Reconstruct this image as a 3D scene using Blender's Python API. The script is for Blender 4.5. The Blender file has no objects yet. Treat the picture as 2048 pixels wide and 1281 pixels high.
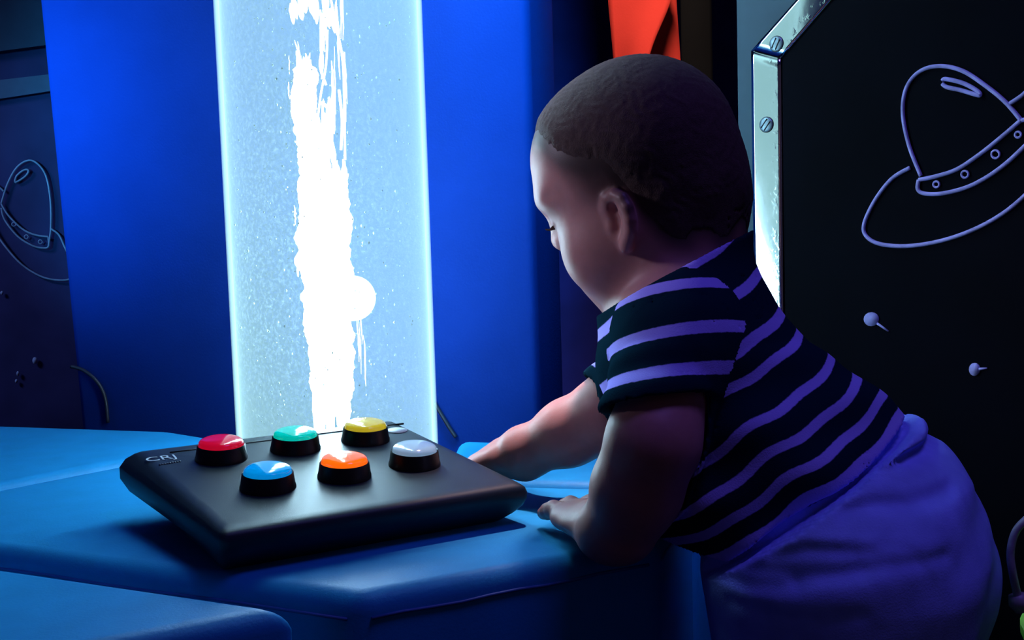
import bpy, bmesh, math, random
import numpy as np
from mathutils import Vector, Matrix
random.seed(7)
RNG = np.random.RandomState(11)
COL = bpy.context.scene.collection
PZ = 0.36                                  # height of the padded podium top
# ------------------------------------------------------------------ camera
FPX, CX, CY = 2300.0, 1024.0, 640.5
PITCH, ROLL = 0.0896, -0.0307
CAM = np.array([0.0, 0.0, PZ + 0.22])
_cp, _sp = math.cos(PITCH), math.sin(PITCH)
_F = np.array([0, _cp, -_sp]); _U0 = np.array([0, _sp, _cp]); _R0 = np.array([1.0, 0, 0])
_cr, _sr = math.cos(ROLL), math.sin(ROLL)
_R = _cr * _R0 + _sr * _U0
_U = -_sr * _R0 + _cr * _U0


def ray(px, py):
    return _F + _R * (px - CX) / FPX + _U * (CY - py) / FPX


def W(px, py, d):
    """world point at depth d (metres) along the view"""
    return CAM + ray(px, py) * d


def on_plane(px, py, o, n):
    v = ray(px, py)
    s = np.dot(np.array(o) - CAM, n) / np.dot(v, n)
    return CAM + v * s


def on_top(px, py, z=PZ):
    return on_plane(px, py, (0, 0, z), np.array([0, 0, 1.0]))


cam_d = bpy.data.cameras.new('camera')
cam = bpy.data.objects.new('camera', cam_d); COL.objects.link(cam)
cam_d.sensor_fit = 'HORIZONTAL'; cam_d.sensor_width = 36.0
cam_d.lens = 36.0 * FPX / 2048.0
cam_d.clip_start = 0.02
m = Matrix(((_R[0], _U[0], -_F[0], CAM[0]), (_R[1], _U[1], -_F[1], CAM[1]), (_R[2], _U[2], -_F[2], CAM[2]), (0, 0, 0, 1)))
cam.matrix_world = m
bpy.context.scene.camera = cam


# ------------------------------------------------------------------ helpers
def tag(o, label=None, cat=None, group=None, kind=None):
    if label: o['label'] = label
    if cat: o['category'] = cat
    if group: o['group'] = group
    if kind: o['kind'] = kind
    return o


def empty(name, loc=(0, 0, 0)):
    o = bpy.data.objects.new(name, None); COL.objects.link(o)
    o.location = loc; o.empty_display_size = 0.02
    return o


def link_mesh(name, me, mat=None, parent=None, smooth=True):
    o = bpy.data.objects.new(name, me); COL.objects.link(o)
    if mat is not None: me.materials.append(mat)
    if smooth:
        me.polygons.foreach_set('use_smooth', np.ones(len(me.polygons), dtype=bool))
    if parent is not None:
        o.parent = parent
        o.matrix_parent_inverse = Matrix.Translation(-Vector(parent.location))
    return o


def from_bm(name, bm, mat=None, parent=None, smooth=True, angle=None):
    me = bpy.data.meshes.new(name)
    bmesh.ops.recalc_face_normals(bm, faces=bm.faces)
    bm.to_mesh(me); bm.free()
    o = link_mesh(name, me, mat, parent, smooth)
    if smooth and angle is not None:
        me.set_sharp_from_angle(angle=angle)
    return o


def from_arrays(name, V, Fq, mat=None, parent=None, smooth=True):
    me = bpy.data.meshes.new(name)
    me.from_pydata([tuple(v) for v in V], [], [tuple(f) for f in Fq])
    me.update()
    return link_mesh(name, me, mat, parent, smooth)


def prism_bm(poly, z0, z1, bevel=0.0, seg=3, only_top=False):
    bm = bmesh.new()
    b = [bm.verts.new((p[0], p[1], z0)) for p in poly]
    t = [bm.verts.new((p[0], p[1], z1)) for p in poly]
    n = len(poly)
    bm.faces.new(t); bm.faces.new(b[::-1])
    for i in range(n):
        bm.faces.new((b[i], b[(i + 1) % n], t[(i + 1) % n], t[i]))
    bmesh.ops.recalc_face_normals(bm, faces=bm.faces)
    if bevel > 0:
        if only_top:
            es = [e for e in bm.edges if max(e.verts[0].co.z, e.verts[1].co.z) > z1 - 1e-6]
        else:
            es = bm.edges[:]
        bmesh.ops.bevel(bm, geom=es, offset=bevel, segments=seg, affect='EDGES', profile=0.5)
    return bm


def tube_arrays(P, r, seg=8, closed=False, caps=True):
    P = [np.array(p, float) for p in P]
    n = len(P)
    rr = r if hasattr(r, '__len__') else [r] * n
    V, Fq = [], []
    up = None
    for i in range(n):
        a = P[(i - 1) % n] if (closed or i > 0) else P[i]
        b = P[(i + 1) % n] if (closed or i < n - 1) else P[i]
        t = b - a; t = t / (np.linalg.norm(t) + 1e-12)
        if up is None:
            up = np.array([0, 0, 1.0]) if abs(t[2]) < 0.9 else np.array([1.0, 0, 0])
        u = up - t * np.dot(up, t); u /= np.linalg.norm(u) + 1e-12
        w = np.cross(t, u); up = u
        for k in range(seg):
            an = 2 * math.pi * k / seg
            V.append(P[i] + rr[i] * (math.cos(an) * u + math.sin(an) * w))
    m_ = n if closed else n - 1
    for i in range(m_):
        for k in range(seg):
            a = i * seg + k; b = i * seg + (k + 1) % seg
            c = ((i + 1) % n) * seg + (k + 1) % seg; d = ((i + 1) % n) * seg + k
            Fq.append((a, b, c, d))
    if not closed and caps:
        Fq.append(tuple(range(seg))[::-1]); Fq.append(tuple((n - 1) * seg + k for k in range(seg)))
    return V, Fq


class Bag:
    def __init__(self): self.V, self.F = [], []
    def add(self, VF):
        o = len(self.V); self.V += [tuple(v) for v in VF[0]]; self.F += [tuple(i + o for i in f) for f in VF[1]]
    def build(self, name, mat, parent=None, smooth=True):
        return from_arrays(name, self.V, self.F, mat, parent, smooth)


def catmull(P, n=8, closed=False):
    P = [np.array(p, float) for p in P]
    out = []
    N = len(P)
    rng = range(N) if closed else range(N - 1)
    for i in rng:
        if closed:
            p0, p1, p2, p3 = P[(i - 1) % N], P[i], P[(i + 1) % N], P[(i + 2) % N]
        else:
            p0 = P[max(i - 1, 0)]; p1 = P[i]; p2 = P[i + 1]; p3 = P[min(i + 2, N - 1)]
        for k in range(n):
            t = k / n
            out.append(0.5 * ((2 * p1) + (-p0 + p2) * t + (2 * p0 - 5 * p1 + 4 * p2 - p3) * t * t + (-p0 + 3 * p1 - 3 * p2 + p3) * t ** 3))
    if not closed: out.append(P[-1])
    return out


# ------------------------------------------------------------------ materials
def new_mat(name):
    mt = bpy.data.materials.new(name); mt.use_nodes = True
    nt = mt.node_tree; nt.nodes.clear()
    out = nt.nodes.new('ShaderNodeOutputMaterial')
    return mt, nt, out


def noise_node(nt, scale, detail=3.0, rough=0.55, stretch=None):
    tc = nt.nodes.new('ShaderNodeTexCoord')
    n = nt.nodes.new('ShaderNodeTexNoise')
    n.inputs['Scale'].default_value = scale
    n.inputs['Detail'].default_value = detail
    n.inputs['Roughness'].default_value = rough
    if stretch:
        mp = nt.nodes.new('ShaderNodeMapping'); mp.inputs['Scale'].default_value = stretch
        nt.links.new(tc.outputs['Object'], mp.inputs['Vector']); nt.links.new(mp.outputs['Vector'], n.inputs['Vector'])
    else:
        nt.links.new(tc.outputs['Object'], n.inputs['Vector'])
    return n


def pbr(name, col, rough=0.5, var=0.12, scale=60.0, bump=0.15, bscale=900.0, spec=0.5, metal=0.0, sss=0.0, coat=0.0, transm=0.0, sheen=0.0, attr=None, stretch=None, bdist=0.0006):
    mt, nt, out = new_mat(name)
    b = nt.nodes.new('ShaderNodeBsdfPrincipled')
    nt.links.new(b.outputs['BSDF'], out.inputs['Surface'])
    n = noise_node(nt, scale, stretch=stretch)
    mx = nt.nodes.new('ShaderNodeMix'); mx.data_type = 'RGBA'; mx.blend_type = 'MULTIPLY'
    mx.inputs['Factor'].default_value = 1.0
    rp = nt.nodes.new('ShaderNodeValToRGB')
    lo = 1 - var; hi = 1 + var
    rp.color_ramp.elements[0].position = 0.3; rp.color_ramp.elements[1].position = 0.7
    rp.color_ramp.elements[0].color = (lo, lo, lo, 1); rp.color_ramp.elements[1].color = (hi, hi, hi, 1)
    nt.links.new(n.outputs['Fac'], rp.inputs['Fac'])
    if attr:
        at = nt.nodes.new('ShaderNodeAttribute'); at.attribute_name = attr
        nt.links.new(at.outputs['Color'], mx.inputs[6])
    else:
        mx.inputs[6].default_value = (*col, 1)
    nt.links.new(rp.outputs['Color'], mx.inputs[7])
    nt.links.new(mx.outputs[2], b.inputs['Base Color'])
    b.inputs['Roughness'].default_value = rough
    b.inputs['Specular IOR Level'].default_value = spec
    b.inputs['Metallic'].default_value = metal
    if sss:
        b.inputs['Subsurface Weight'].default_value = sss
        b.inputs['Subsurface Radius'].default_value = (1.0, 0.35, 0.2) if not coat else (1, 1, 1)
        b.inputs['Subsurface Scale'].default_value = 0.006
    b.inputs['Coat Weight'].default_value = coat
    b.inputs['Coat Roughness'].default_value = 0.05
    b.inputs['Transmission Weight'].default_value = transm
    b.inputs['Sheen Weight'].default_value = sheen
    if bump:
        n2 = noise_node(nt, bscale, 2.0)
        bp = nt.nodes.new('ShaderNodeBump'); bp.inputs['Strength'].default_value = bump
        bp.inputs['Distance'].default_value = bdist
        nt.links.new(n2.outputs['Fac'], bp.inputs['Height'])
        nt.links.new(bp.outputs['Normal'], b.inputs['Normal'])
    return mt


def fluor(name, col, var=0.1, scale=40.0, bump=0.3, bscale=700.0):
    """cloth or paint with an optical brightener: it hands violet light back brighter than white would"""
    mt, nt, out = new_mat(name)
    d = nt.nodes.new('ShaderNodeBsdfDiffuse')
    n = noise_node(nt, scale)
    mr = nt.nodes.new('ShaderNodeMapRange')
    mr.inputs['From Min'].default_value = 0.3; mr.inputs['From Max'].default_value = 0.7
    mr.inputs['To Min'].default_value = 1 - var; mr.inputs['To Max'].default_value = 1 + var
    nt.links.new(n.outputs['Fac'], mr.inputs['Value'])
    vm = nt.nodes.new('ShaderNodeVectorMath'); vm.operation = 'SCALE'
    vm.inputs[0].default_value = col
    nt.links.new(mr.outputs['Result'], vm.inputs['Scale'])
    nt.links.new(vm.outputs['Vector'], d.inputs['Color'])
    if bump:
        n2 = noise_node(nt, bscale, 2.0)
        bp = nt.nodes.new('ShaderNodeBump'); bp.inputs['Strength'].default_value = bump; bp.inputs['Distance'].default_value = 0.0006
        nt.links.new(n2.outputs['Fac'], bp.inputs['Height']); nt.links.new(bp.outputs['Normal'], d.inputs['Normal'])
    nt.links.new(d.outputs['BSDF'], out.inputs['Surface'])
    return mt


M = {}
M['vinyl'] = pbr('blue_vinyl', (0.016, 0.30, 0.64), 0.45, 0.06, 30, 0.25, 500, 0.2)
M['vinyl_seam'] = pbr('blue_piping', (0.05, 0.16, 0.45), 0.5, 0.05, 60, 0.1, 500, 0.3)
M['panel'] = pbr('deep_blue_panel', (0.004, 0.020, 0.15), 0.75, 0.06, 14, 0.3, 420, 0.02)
M['dark_wall'] = pbr('near_black_wall', (0.04, 0.03, 0.20), 0.8, 0.3, 6, 0.1, 200, 0.1)
M['floor'] = pbr('dark_carpet', (0.015, 0.016, 0.035), 0.95, 0.3, 120, 0.5, 600, 0.05)
M['grey_wall'] = pbr('grey_paint', (0.05, 0.10, 0.14), 0.6, 0.08, 20, 0.1, 300, 0.3)
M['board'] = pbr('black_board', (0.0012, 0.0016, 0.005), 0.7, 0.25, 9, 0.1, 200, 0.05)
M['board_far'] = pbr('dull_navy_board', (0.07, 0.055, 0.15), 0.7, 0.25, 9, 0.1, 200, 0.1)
M['post'] = pbr('black_post', (0.004, 0.004, 0.005), 0.6, 0.2, 12, 0.1, 200, 0.2)
M['chalk'] = fluor('pale_marker_line', (0.42, 0.38, 0.80), 0.25, 60, 0, 1)
M['console'] = pbr('black_abs_plastic', (0.010, 0.021, 0.032), 0.45, 0.1, 40, 0.35, 2600, 0.32, bdist=0.0002)
M['console_dark'] = pbr('black_groove', (0.004, 0.004, 0.005), 0.5, 0.1, 40, 0.0)
M['ring'] = pbr('black_button_ring', (0.006, 0.006, 0.007), 0.4, 0.1, 60, 0.0, 1, 0.35)
M['print'] = pbr('silver_print', (0.55, 0.62, 0.68), 0.5, 0.1, 200, 0.0)
M['print_dim'] = pbr('dim_silver_print', (0.10, 0.12, 0.14), 0.5, 0.1, 200, 0.0)
M['red_cloth'] = fluor('red_orange_cloth', (0.78, 0.062, 0.045), 0.06, 12, 0.2, 300)
M['cable'] = pbr('black_cable', (0.008, 0.008, 0.02), 0.5, 0.1, 100, 0.0)
M['lime'] = fluor('lime_plastic', (0.55, 1.3, 0.15), 0.08, 30, 0, 1)
M['wire'] = pbr('grey_wire', (0.35, 0.35, 0.40), 0.45, 0.15, 200, 0.0)


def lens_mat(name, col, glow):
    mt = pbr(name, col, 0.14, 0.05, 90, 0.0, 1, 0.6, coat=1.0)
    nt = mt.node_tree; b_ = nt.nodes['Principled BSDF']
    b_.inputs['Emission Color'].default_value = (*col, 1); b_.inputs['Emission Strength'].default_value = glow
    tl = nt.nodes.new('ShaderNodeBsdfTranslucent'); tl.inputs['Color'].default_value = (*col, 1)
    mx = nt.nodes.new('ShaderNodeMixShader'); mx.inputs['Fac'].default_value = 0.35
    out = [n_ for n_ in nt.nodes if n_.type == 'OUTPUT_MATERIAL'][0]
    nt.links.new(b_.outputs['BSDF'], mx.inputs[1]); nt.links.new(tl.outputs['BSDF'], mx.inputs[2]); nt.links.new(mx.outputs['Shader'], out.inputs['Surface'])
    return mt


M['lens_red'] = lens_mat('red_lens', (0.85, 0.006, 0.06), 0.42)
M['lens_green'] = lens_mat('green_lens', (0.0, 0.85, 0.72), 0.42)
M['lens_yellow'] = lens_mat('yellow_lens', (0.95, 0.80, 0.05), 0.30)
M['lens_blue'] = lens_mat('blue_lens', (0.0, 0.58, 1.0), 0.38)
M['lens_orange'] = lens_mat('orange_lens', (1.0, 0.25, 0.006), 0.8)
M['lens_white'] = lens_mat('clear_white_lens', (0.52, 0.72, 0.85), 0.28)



def foil_material():
    mt, nt, out = new_mat('silver_foil_tape')
    b = nt.nodes.new('ShaderNodeBsdfPrincipled')
    b.inputs['Metallic'].default_value = 1.0
    b.inputs['Base Color'].default_value = (0.86, 0.9, 0.92, 1)
    b.inputs['Roughness'].default_value = 0.1
    n = noise_node(nt, 14, 4.0, 0.6, (1, 1, 0.6))
    n2 = noise_node(nt, 160, 3.0, 0.6)
    r2 = nt.nodes.new('ShaderNodeMapRange')
    r2.inputs['From Min'].default_value = 0.52; r2.inputs['From Max'].default_value = 0.7
    nt.links.new(n2.outputs['Fac'], r2.inputs['Value'])
    at = nt.nodes.new('ShaderNodeAttribute'); at.attribute_name = 'crinkle'
    mu = nt.nodes.new('ShaderNodeMath'); mu.operation = 'MULTIPLY'
    nt.links.new(r2.outputs['Result'], mu.inputs[0]); nt.links.new(at.outputs['Fac'], mu.inputs[1])
    ad = nt.nodes.new('ShaderNodeMath'); ad.operation = 'MULTIPLY_ADD'
    ad.inputs[1].default_value = 0.35
    nt.links.new(mu.outputs['Value'], ad.inputs[0]); nt.links.new(n.outputs['Fac'], ad.inputs[2])
    bp = nt.nodes.new('ShaderNodeBump'); bp.inputs['Strength'].default_value = 0.09; bp.inputs['Distance'].default_value = 0.003
    nt.links.new(ad.outputs['Value'], bp.inputs['Height'])
    nt.links.new(bp.outputs['Normal'], b.inputs['Normal'])
    nt.links.new(b.outputs['BSDF'], out.inputs['Surface'])
    return mt


M['foil'] = foil_material()


def emission_mat(name, col, strength, var=0.15, scale=60, stretch=(1, 1, 0.2)):
    mt, nt, out = new_mat(name)
    e = nt.nodes.new('ShaderNodeEmission'); e.inputs['Color'].default_value = (*col, 1)
    n = noise_node(nt, scale, stretch=stretch)
    mr = nt.nodes.new('ShaderNodeMapRange')
    mr.inputs['To Min'].default_value = strength * (1 - var); mr.inputs['To Max'].default_value = strength * (1 + var)
    nt.links.new(n.outputs['Fac'], mr.inputs['Value']); nt.links.new(mr.outputs['Result'], e.inputs['Strength'])
    nt.links.new(e.outputs['Emission'], out.inputs['Surface'])
    return mt


def acrylic_mat(name, vol_col, vol_strength, dust=0.0, gloss=True):
    """clear wall of the lit tube: thin reflections, a few scratches, glow carried inside the material"""
    mt, nt, out = new_mat(name)
    tr = nt.nodes.new('ShaderNodeBsdfTransparent')
    last = tr.outputs['BSDF']
    if dust:
        tl = nt.nodes.new('ShaderNodeBsdfTranslucent'); tl.inputs['Color'].default_value = (0.85, 0.9, 0.95, 1)
        n = noise_node(nt, 380, 4.0, 0.75, (1, 1, 0.8))
        mr = nt.nodes.new('ShaderNodeMapRange'); mr.inputs['From Min'].default_value = 0.50; mr.inputs['From Max'].default_value = 0.80
        mr.inputs['To Min'].default_value = 0.0; mr.inputs['To Max'].default_value = dust
        nt.links.new(n.outputs['Fac'], mr.inputs['Value'])
        mx = nt.nodes.new('ShaderNodeMixShader')
        nt.links.new(mr.outputs['Result'], mx.inputs['Fac']); nt.links.new(last, mx.inputs[1]); nt.links.new(tl.outputs['BSDF'], mx.inputs[2])
        last = mx.outputs['Shader']
    if gloss:
        gl = nt.nodes.new('ShaderNodeBsdfGlossy'); gl.inputs['Roughness'].default_value = 0.03
        fr = nt.nodes.new('ShaderNodeLayerWeight'); fr.inputs['Blend'].default_value = 0.5
        pw = nt.nodes.new('ShaderNodeMath'); pw.operation = 'POWER'; pw.inputs[1].default_value = 6.0
        mu = nt.nodes.new('ShaderNodeMath'); mu.operation = 'MULTIPLY'; mu.inputs[1].default_value = 0.22
        nt.links.new(fr.outputs['Facing'], pw.inputs[0]); nt.links.new(pw.outputs['Value'], mu.inputs[0])
        mx = nt.nodes.new('ShaderNodeMixShader')
        nt.links.new(mu.outputs['Value'], mx.inputs['Fac']); nt.links.new(last, mx.inputs[1]); nt.links.new(gl.outputs['BSDF'], mx.inputs[2])
        last = mx.outputs['Shader']
    nt.links.new(last, out.inputs['Surface'])
    if vol_strength:
        ve = nt.nodes.new('ShaderNodeEmission'); ve.inputs['Color'].default_value = (*vol_col, 1); ve.inputs['Strength'].default_value = vol_strength
        nt.links.new(ve.outputs['Emission'], out.inputs['Volume'])
    return mt


M['column'] = emission_mat('lit_bubbles', (0.50, 0.82, 1.0), 38.0)
M['streak'] = emission_mat('lit_bubble_trails', (0.70, 0.92, 1.0), 6.0)
M['tube_wall'] = acrylic_mat('acrylic_wall', (0.52, 0.97, 1.0), 24.0, dust=0.08)
M['water'] = acrylic_mat('lit_water', (0.52, 1.0, 0.92), 1.75, gloss=False)
M['micro'] = fluor('tiny_bubbles', (0.32, 0.38, 0.40), 0.05, 20, 0, 1)
def ball_mat():
    mt, nt, out = new_mat('white_ball_plastic')
    a_ = nt.nodes.new('ShaderNodeBsdfTranslucent'); a_.inputs['Color'].default_value = (0.95, 0.97, 1, 1)
    b_ = nt.nodes.new('ShaderNodeBsdfDiffuse'); b_.inputs['Color'].default_value = (0.95, 0.97, 1, 1)
    n_ = noise_node(nt, 50); bp_ = nt.nodes.new('ShaderNodeBump'); bp_.inputs['Strength'].default_value = 0.05; bp_.inputs['Distance'].default_value = 0.001
    nt.links.new(n_.outputs['Fac'], bp_.inputs['Height']); nt.links.new(bp_.outputs['Normal'], b_.inputs['Normal'])
    mx = nt.nodes.new('ShaderNodeMixShader'); mx.inputs['Fac'].default_value = 0.4
    nt.links.new(a_.outputs['BSDF'], mx.inputs[1]); nt.links.new(b_.outputs['BSDF'], mx.inputs[2]); nt.links.new(mx.outputs['Shader'], out.inputs['Surface'])
    return mt


M['ball'] = ball_mat()
M['chrome'] = pbr('tube_collar', (0.02, 0.05, 0.2), 0.4, 0.1, 40, 0.0)


# ------------------------------------------------------------------ the room
def slab(name, poly, z0, z1, mat, kind='structure', bevel=0.0):
    o = from_bm(name, prism_bm(poly, z0, z1, bevel), mat, None, smooth=False)
    o['kind'] = kind
    return o


slab('floor', [(-1.9, -1.2), (1.9, -1.2), (1.9, 2.5), (-1.9, 2.5)], -0.06, 0.0, M['floor'])
slab('ceiling', [(-1.9, -1.2), (1.9, -1.2), (1.9, 2.5), (-1.9, 2.5)], 2.5, 2.56, M['dark_wall'])
slab('wall_back', [(-1.9, 2.42), (1.9, 2.42), (1.9, 2.5), (-1.9, 2.5)], 0.0, 2.5, M['dark_wall'])
slab('wall_left', [(-1.96, -1.2), (-1.9, -1.2), (-1.9, 2.5), (-1.96, 2.5)], 0.0, 2.5, M['dark_wall'])

# right wall: turned towards the tube, grey paint
BO = np.array([0.262, 1.15, 0.5]); BE = np.array([0.743, -0.669, 0.0]); BE /= np.linalg.norm(BE)
BN = np.array([-BE[1], BE[0], 0.0]);
if np.dot(BN, CAM - BO) < 0: BN = -BN
_gl = on_plane(1474, 40, BO, BN); t_l = float(np.dot(_gl - BO, BE))
pA = BO + BE * t_l; pB = BO + BE * 1.75
th = -BN * 0.06
slab('wall_right', [tuple(pA[:2]), tuple(pB[:2]), tuple((pB + th)[:2]), tuple((pA + th)[:2])], 0.0, 2.5, M['grey_wall'])


def plate(name, pts, n, off0, off1, mat, parent=None, smooth=False):
    """flat plate with thickness: outline pts (3D, on a plane) pushed along n"""
    n = np.array(n)
    V = [p + n * off0 for p in pts] + [p + n * off1 for p in pts]
    k = len(pts)
    Fq = [tuple(range(k)), tuple(range(k, 2 * k))[::-1]] + [(i, (i + 1) % k, k + (i + 1) % k, k + i) for i in range(k)]
    bm = bmesh.new()
    vs = [bm.verts.new(tuple(v)) for v in V]
    for f in Fq: bm.faces.new([vs[i] for i in f])
    return from_bm(name, bm, mat, parent, smooth)


def bp(px, py): return on_plane(px, py, BO, BN)


# black display board inside the foil frame
corner_in = bp(1566, 118); low_in = bp(1582, 640); dg_in = bp(1668, 0)
def ext(a, b, t): return a + (b - a) * t
b_low = ext(corner_in, low_in, 1.0); b_low = corner_in + (low_in - corner_in) / np.linalg.norm(low_in - corner_in) * 0.52
_dn = (low_in - corner_in); 
vert = np.array([0, 0, -1.0])
# use a true vertical for the frame's side
cin = corner_in
dgdir = (dg_in - corner_in) / np.linalg.norm(dg_in - corner_in)
top_len = 0.55
board_pts = [cin, cin + vert * 0.735, cin + vert * 0.735 + BE * 1.15, cin + dgdir * top_len + BE * 0.75, cin + dgdir * top_len]
board = plate('display_board', board_pts, BN, 0.0, 0.004, M['board'])
tag(board, 'black board with a large flying saucer outline on the right, edged by silver foil', 'board')

# foil strip frame
corner_out = bp(1508, 103); dg_out = bp(1600, 0)
dd = (dg_out - corner_out); dd = dd / np.linalg.norm(dd)


def foil_strip(name, A, B, C, D, nu, nv, parent=None, twist=lambda u: 0.0):
    """strip quad A-B (outer edge) to D-C (inner edge); crinkled towards the inner edge"""
    V, Fq, cr = [], [], []
    for i in range(nu + 1):
        for j in range(nv + 1):
            u, v = i / nu, j / nv
            p = (A * (1 - u) + B * u) * (1 - v) + (D * (1 - u) + C * u) * v
            h = 0.0058 + 0.0002 * math.sin(u * 9 + v * 2) + twist(u) * (v - 0.5)
            V.append(p + BN * h); cr.append(max(0.0, min(1.0, (v - 0.5) * 3.0)))
    k = nv + 1
    for i in range(nu):
        for j in range(nv):
            Fq.append((i * k + j, (i + 1) * k + j, (i + 1) * k + j + 1, i * k + j + 1))
    n0 = len(V)
    # back and rim
    V += [p for p in [A, B, C, D]]
    cr += [0, 0, 0, 0]
    Fq.append((n0, n0 + 3, n0 + 2, n0 + 1))
    def edge(idx, a, b):
        for q in range(len(idx) - 1):
            V_a = idx[q]; V_b = idx[q + 1]
            Fq.append((V_a, V_b, b) if q >= len(idx) // 2 else (V_a, V_b, a))
        Fq.append((idx[len(idx) // 2], b, a))
    edge([i * k for i in range(nu + 1)], n0, n0 + 1)
    edge([i * k + nv for i in range(nu + 1)], n0 + 3, n0 + 2)
    edge([j for j in range(nv + 1)], n0, n0 + 3)
    edge([nu * k + j for j in range(nv + 1)], n0 + 1, n0 + 2)
    me = bpy.data.meshes.new(name)
    me.from_pydata([tuple(v) for v in V], [], Fq); me.update()
    a = me.attributes.new('crinkle', 'FLOAT', 'POINT'); a.data.foreach_set('value', np.array(cr, dtype=np.float32))
    bm = bmesh.new(); bm.from_mesh(me); bmesh.ops.recalc_face_normals(bm, faces=bm.faces); bm.to_mesh(me); bm.free()
    return link_mesh(name, me, M['foil'], parent, True)


co = corner_out; ci = corner_in
st = empty('foil_trim', tuple(co)); tag(st, 'silver foil strip with slotted screws bordering the black board on the right', 'trim strip')
foil_strip('upright_strip', co + vert * 0.735, co, ci, ci + vert * 0.735, 60, 10, st, lambda u: 0.0009 * math.exp(-((u - 0.70) / 0.05) ** 4))
foil_strip('slanting_strip', co, co + dd * 0.5, ci + dgdir * 0.55, ci, 40, 10, st)


def screw(px, py, ang, parent):
    c = bp(px, py) + BN * 0.006
    z = np.array([0, 0, 1.0])
    bm = bmesh.new()
    bag = Bag()
    seg = 20; R = 0.0073
    ring = [(1.0, 0.0), (1.0, 0.0008), (0.8, 0.0016), (0.3, 0.0019)]
    V, Fq = [], []
    for (r, h) in ring:
        for k in range(seg):
            a = 2 * math.pi * k / seg
            V.append(c + BE * R * r * math.cos(a) + z * R * r * math.sin(a) + BN * h)
    for i in range(len(ring) - 1):
        for k in range(seg):
            Fq.append((i * seg + k, i * seg + (k + 1) % seg, (i + 1) * seg + (k + 1) % seg, (i + 1) * seg + k))
    Fq.append(tuple(range((len(ring) - 1) * seg, len(ring) * seg)))
    bag.add((V, Fq))
    o = bag.build('screw', M['screw'], parent)
    slots = Bag()
    for s in (-0.0022, 0.0022):
        d1 = BE * math.cos(ang) + z * math.sin(ang); d2 = -BE * math.sin(ang) + z * math.cos(ang)
        P0 = c + d2 * s - d1 * R * 0.72 + BN * 0.0017; P1 = c + d2 * s + d1 * R * 0.72 + BN * 0.0017
        slots.add(tube_arrays([P0, P1], 0.0007, 6))
    # rim shadow gap
    slots.add(tube_arrays([c + BE * R * 1.0 * math.cos(a) + z * R * 1.0 * math.sin(a) for a in np.linspace(0, 2 * math.pi, 24, endpoint=False)], 0.0006, 6, closed=True))
    slots.build('slot', M['console_dark'], o)
    return o


M['screw'] = pbr('steel_screw', (0.30, 0.42, 0.48), 0.45, 0.1, 300, 0.0, metal=0.6)
screw(1539, 250, 0.9, st); screw(1559, 89, 1.1, st)


# ---- line drawings
def drawing(name, curves, planefun, n, w, mat, parent, closed=()):
    bag = Bag()
    for i, c in enumerate(curves):
        P2 = catmull([np.array(p, float) for p in c], 8, i in closed)
        P = [planefun(p[0], p[1]) + n * 0.0050 for p in P2]
        if i in closed:
            bag.add(tube_arrays(P, w, 6, closed=True))
        else:
            bag.add(tube_arrays(P, w, 6))
    return bag.build(name, mat, parent)


ufo_R = [
    [(1846, 352), (1822, 290), (1810, 225), (1818, 175), (1845, 143), (1885, 133), (1930, 143), (1975, 172), (2015, 205), (2046, 241)],  # dome
    [(2046, 241), (2010, 272), (1965, 308), (1920, 338), (1880, 352), (1842, 360)],           # band top
    [(1842, 360), (1840, 378), (1852, 387), (1890, 387), (1945, 372), (2000, 340), (2048, 298), (2085, 258), (2075, 240), (2046, 241)],  # band bottom
    [(1824, 336), (1788, 358), (1755, 400), (1733, 447), (1737, 472), (1765, 488), (1820, 492), (1885, 482), (1950, 460), (2010, 427), (2060, 385), (2110, 330), (2130, 270), (2110, 225), (2075, 215)],  # saucer rim
    [(1889, 163), (1896, 159), (1930, 167), (1958, 182), (1964, 191), (1952, 189), (1925, 181), (1898, 175), (1889, 168)],  # dome shine
    [(2024, 208), (2045, 194), (2068, 176), (2095, 165)],                                     # aerial
]
drawing('saucer_drawing', ufo_R, bp, BN, 0.0019, M['chalk'], board)
rv = Bag()
for (x, y, r) in [(1877, 369, 6), (1934, 349, 7), (1995, 309, 8), (2040, 270, 6)]:
    rv.add(tube_arrays([bp(x + r * math.cos(a), y + r * math.sin(a)) + BN * 0.005 for a in np.linspace(0, 2 * math.pi, 14, endpoint=False)], 0.0010, 6, closed=True))
rv.build('saucer_rivets', M['chalk'], board)


def star_mark(px, py, rx, ry, tail, planefun, n, parent, mat, name='star_mark'):
    bag = Bag()
    P = [planefun(px + rx * math.cos(a), py + ry * math.sin(a)) for a in np.linspace(0, 2 * math.pi, 16, endpoint=False)]
    V = [p + n * 0.004 for p in P] + [p + n * 0.0052 for p in P]
    k = len(P)
    bag.add((V, [tuple(range(k))[::-1], tuple(range(k, 2 * k))] + [(i, (i + 1) % k, k + (i + 1) % k, k + i) for i in range(k)]))
    if tail:
        bag.add(tube_arrays([planefun(px + (tail[0] - px) * t, py + (tail[1] - py) * t) + n * 0.0048 for t in (0.35, 0.7, 1.0)], [0.0012, 0.001, 0.0007], 6))
    return bag.build(name, mat, parent)


M['chalk_dot'] = fluor('pale_paint_dot', (0.38, 0.36, 0.75), 0.2, 80, 0, 1)
star_mark(1747, 638, 15, 14, (1781, 662), bp, BN, board, M['chalk_dot'])
star_mark(1953, 738, 11, 13, (1978, 736), bp, BN, board, M['chalk_dot'])

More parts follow.
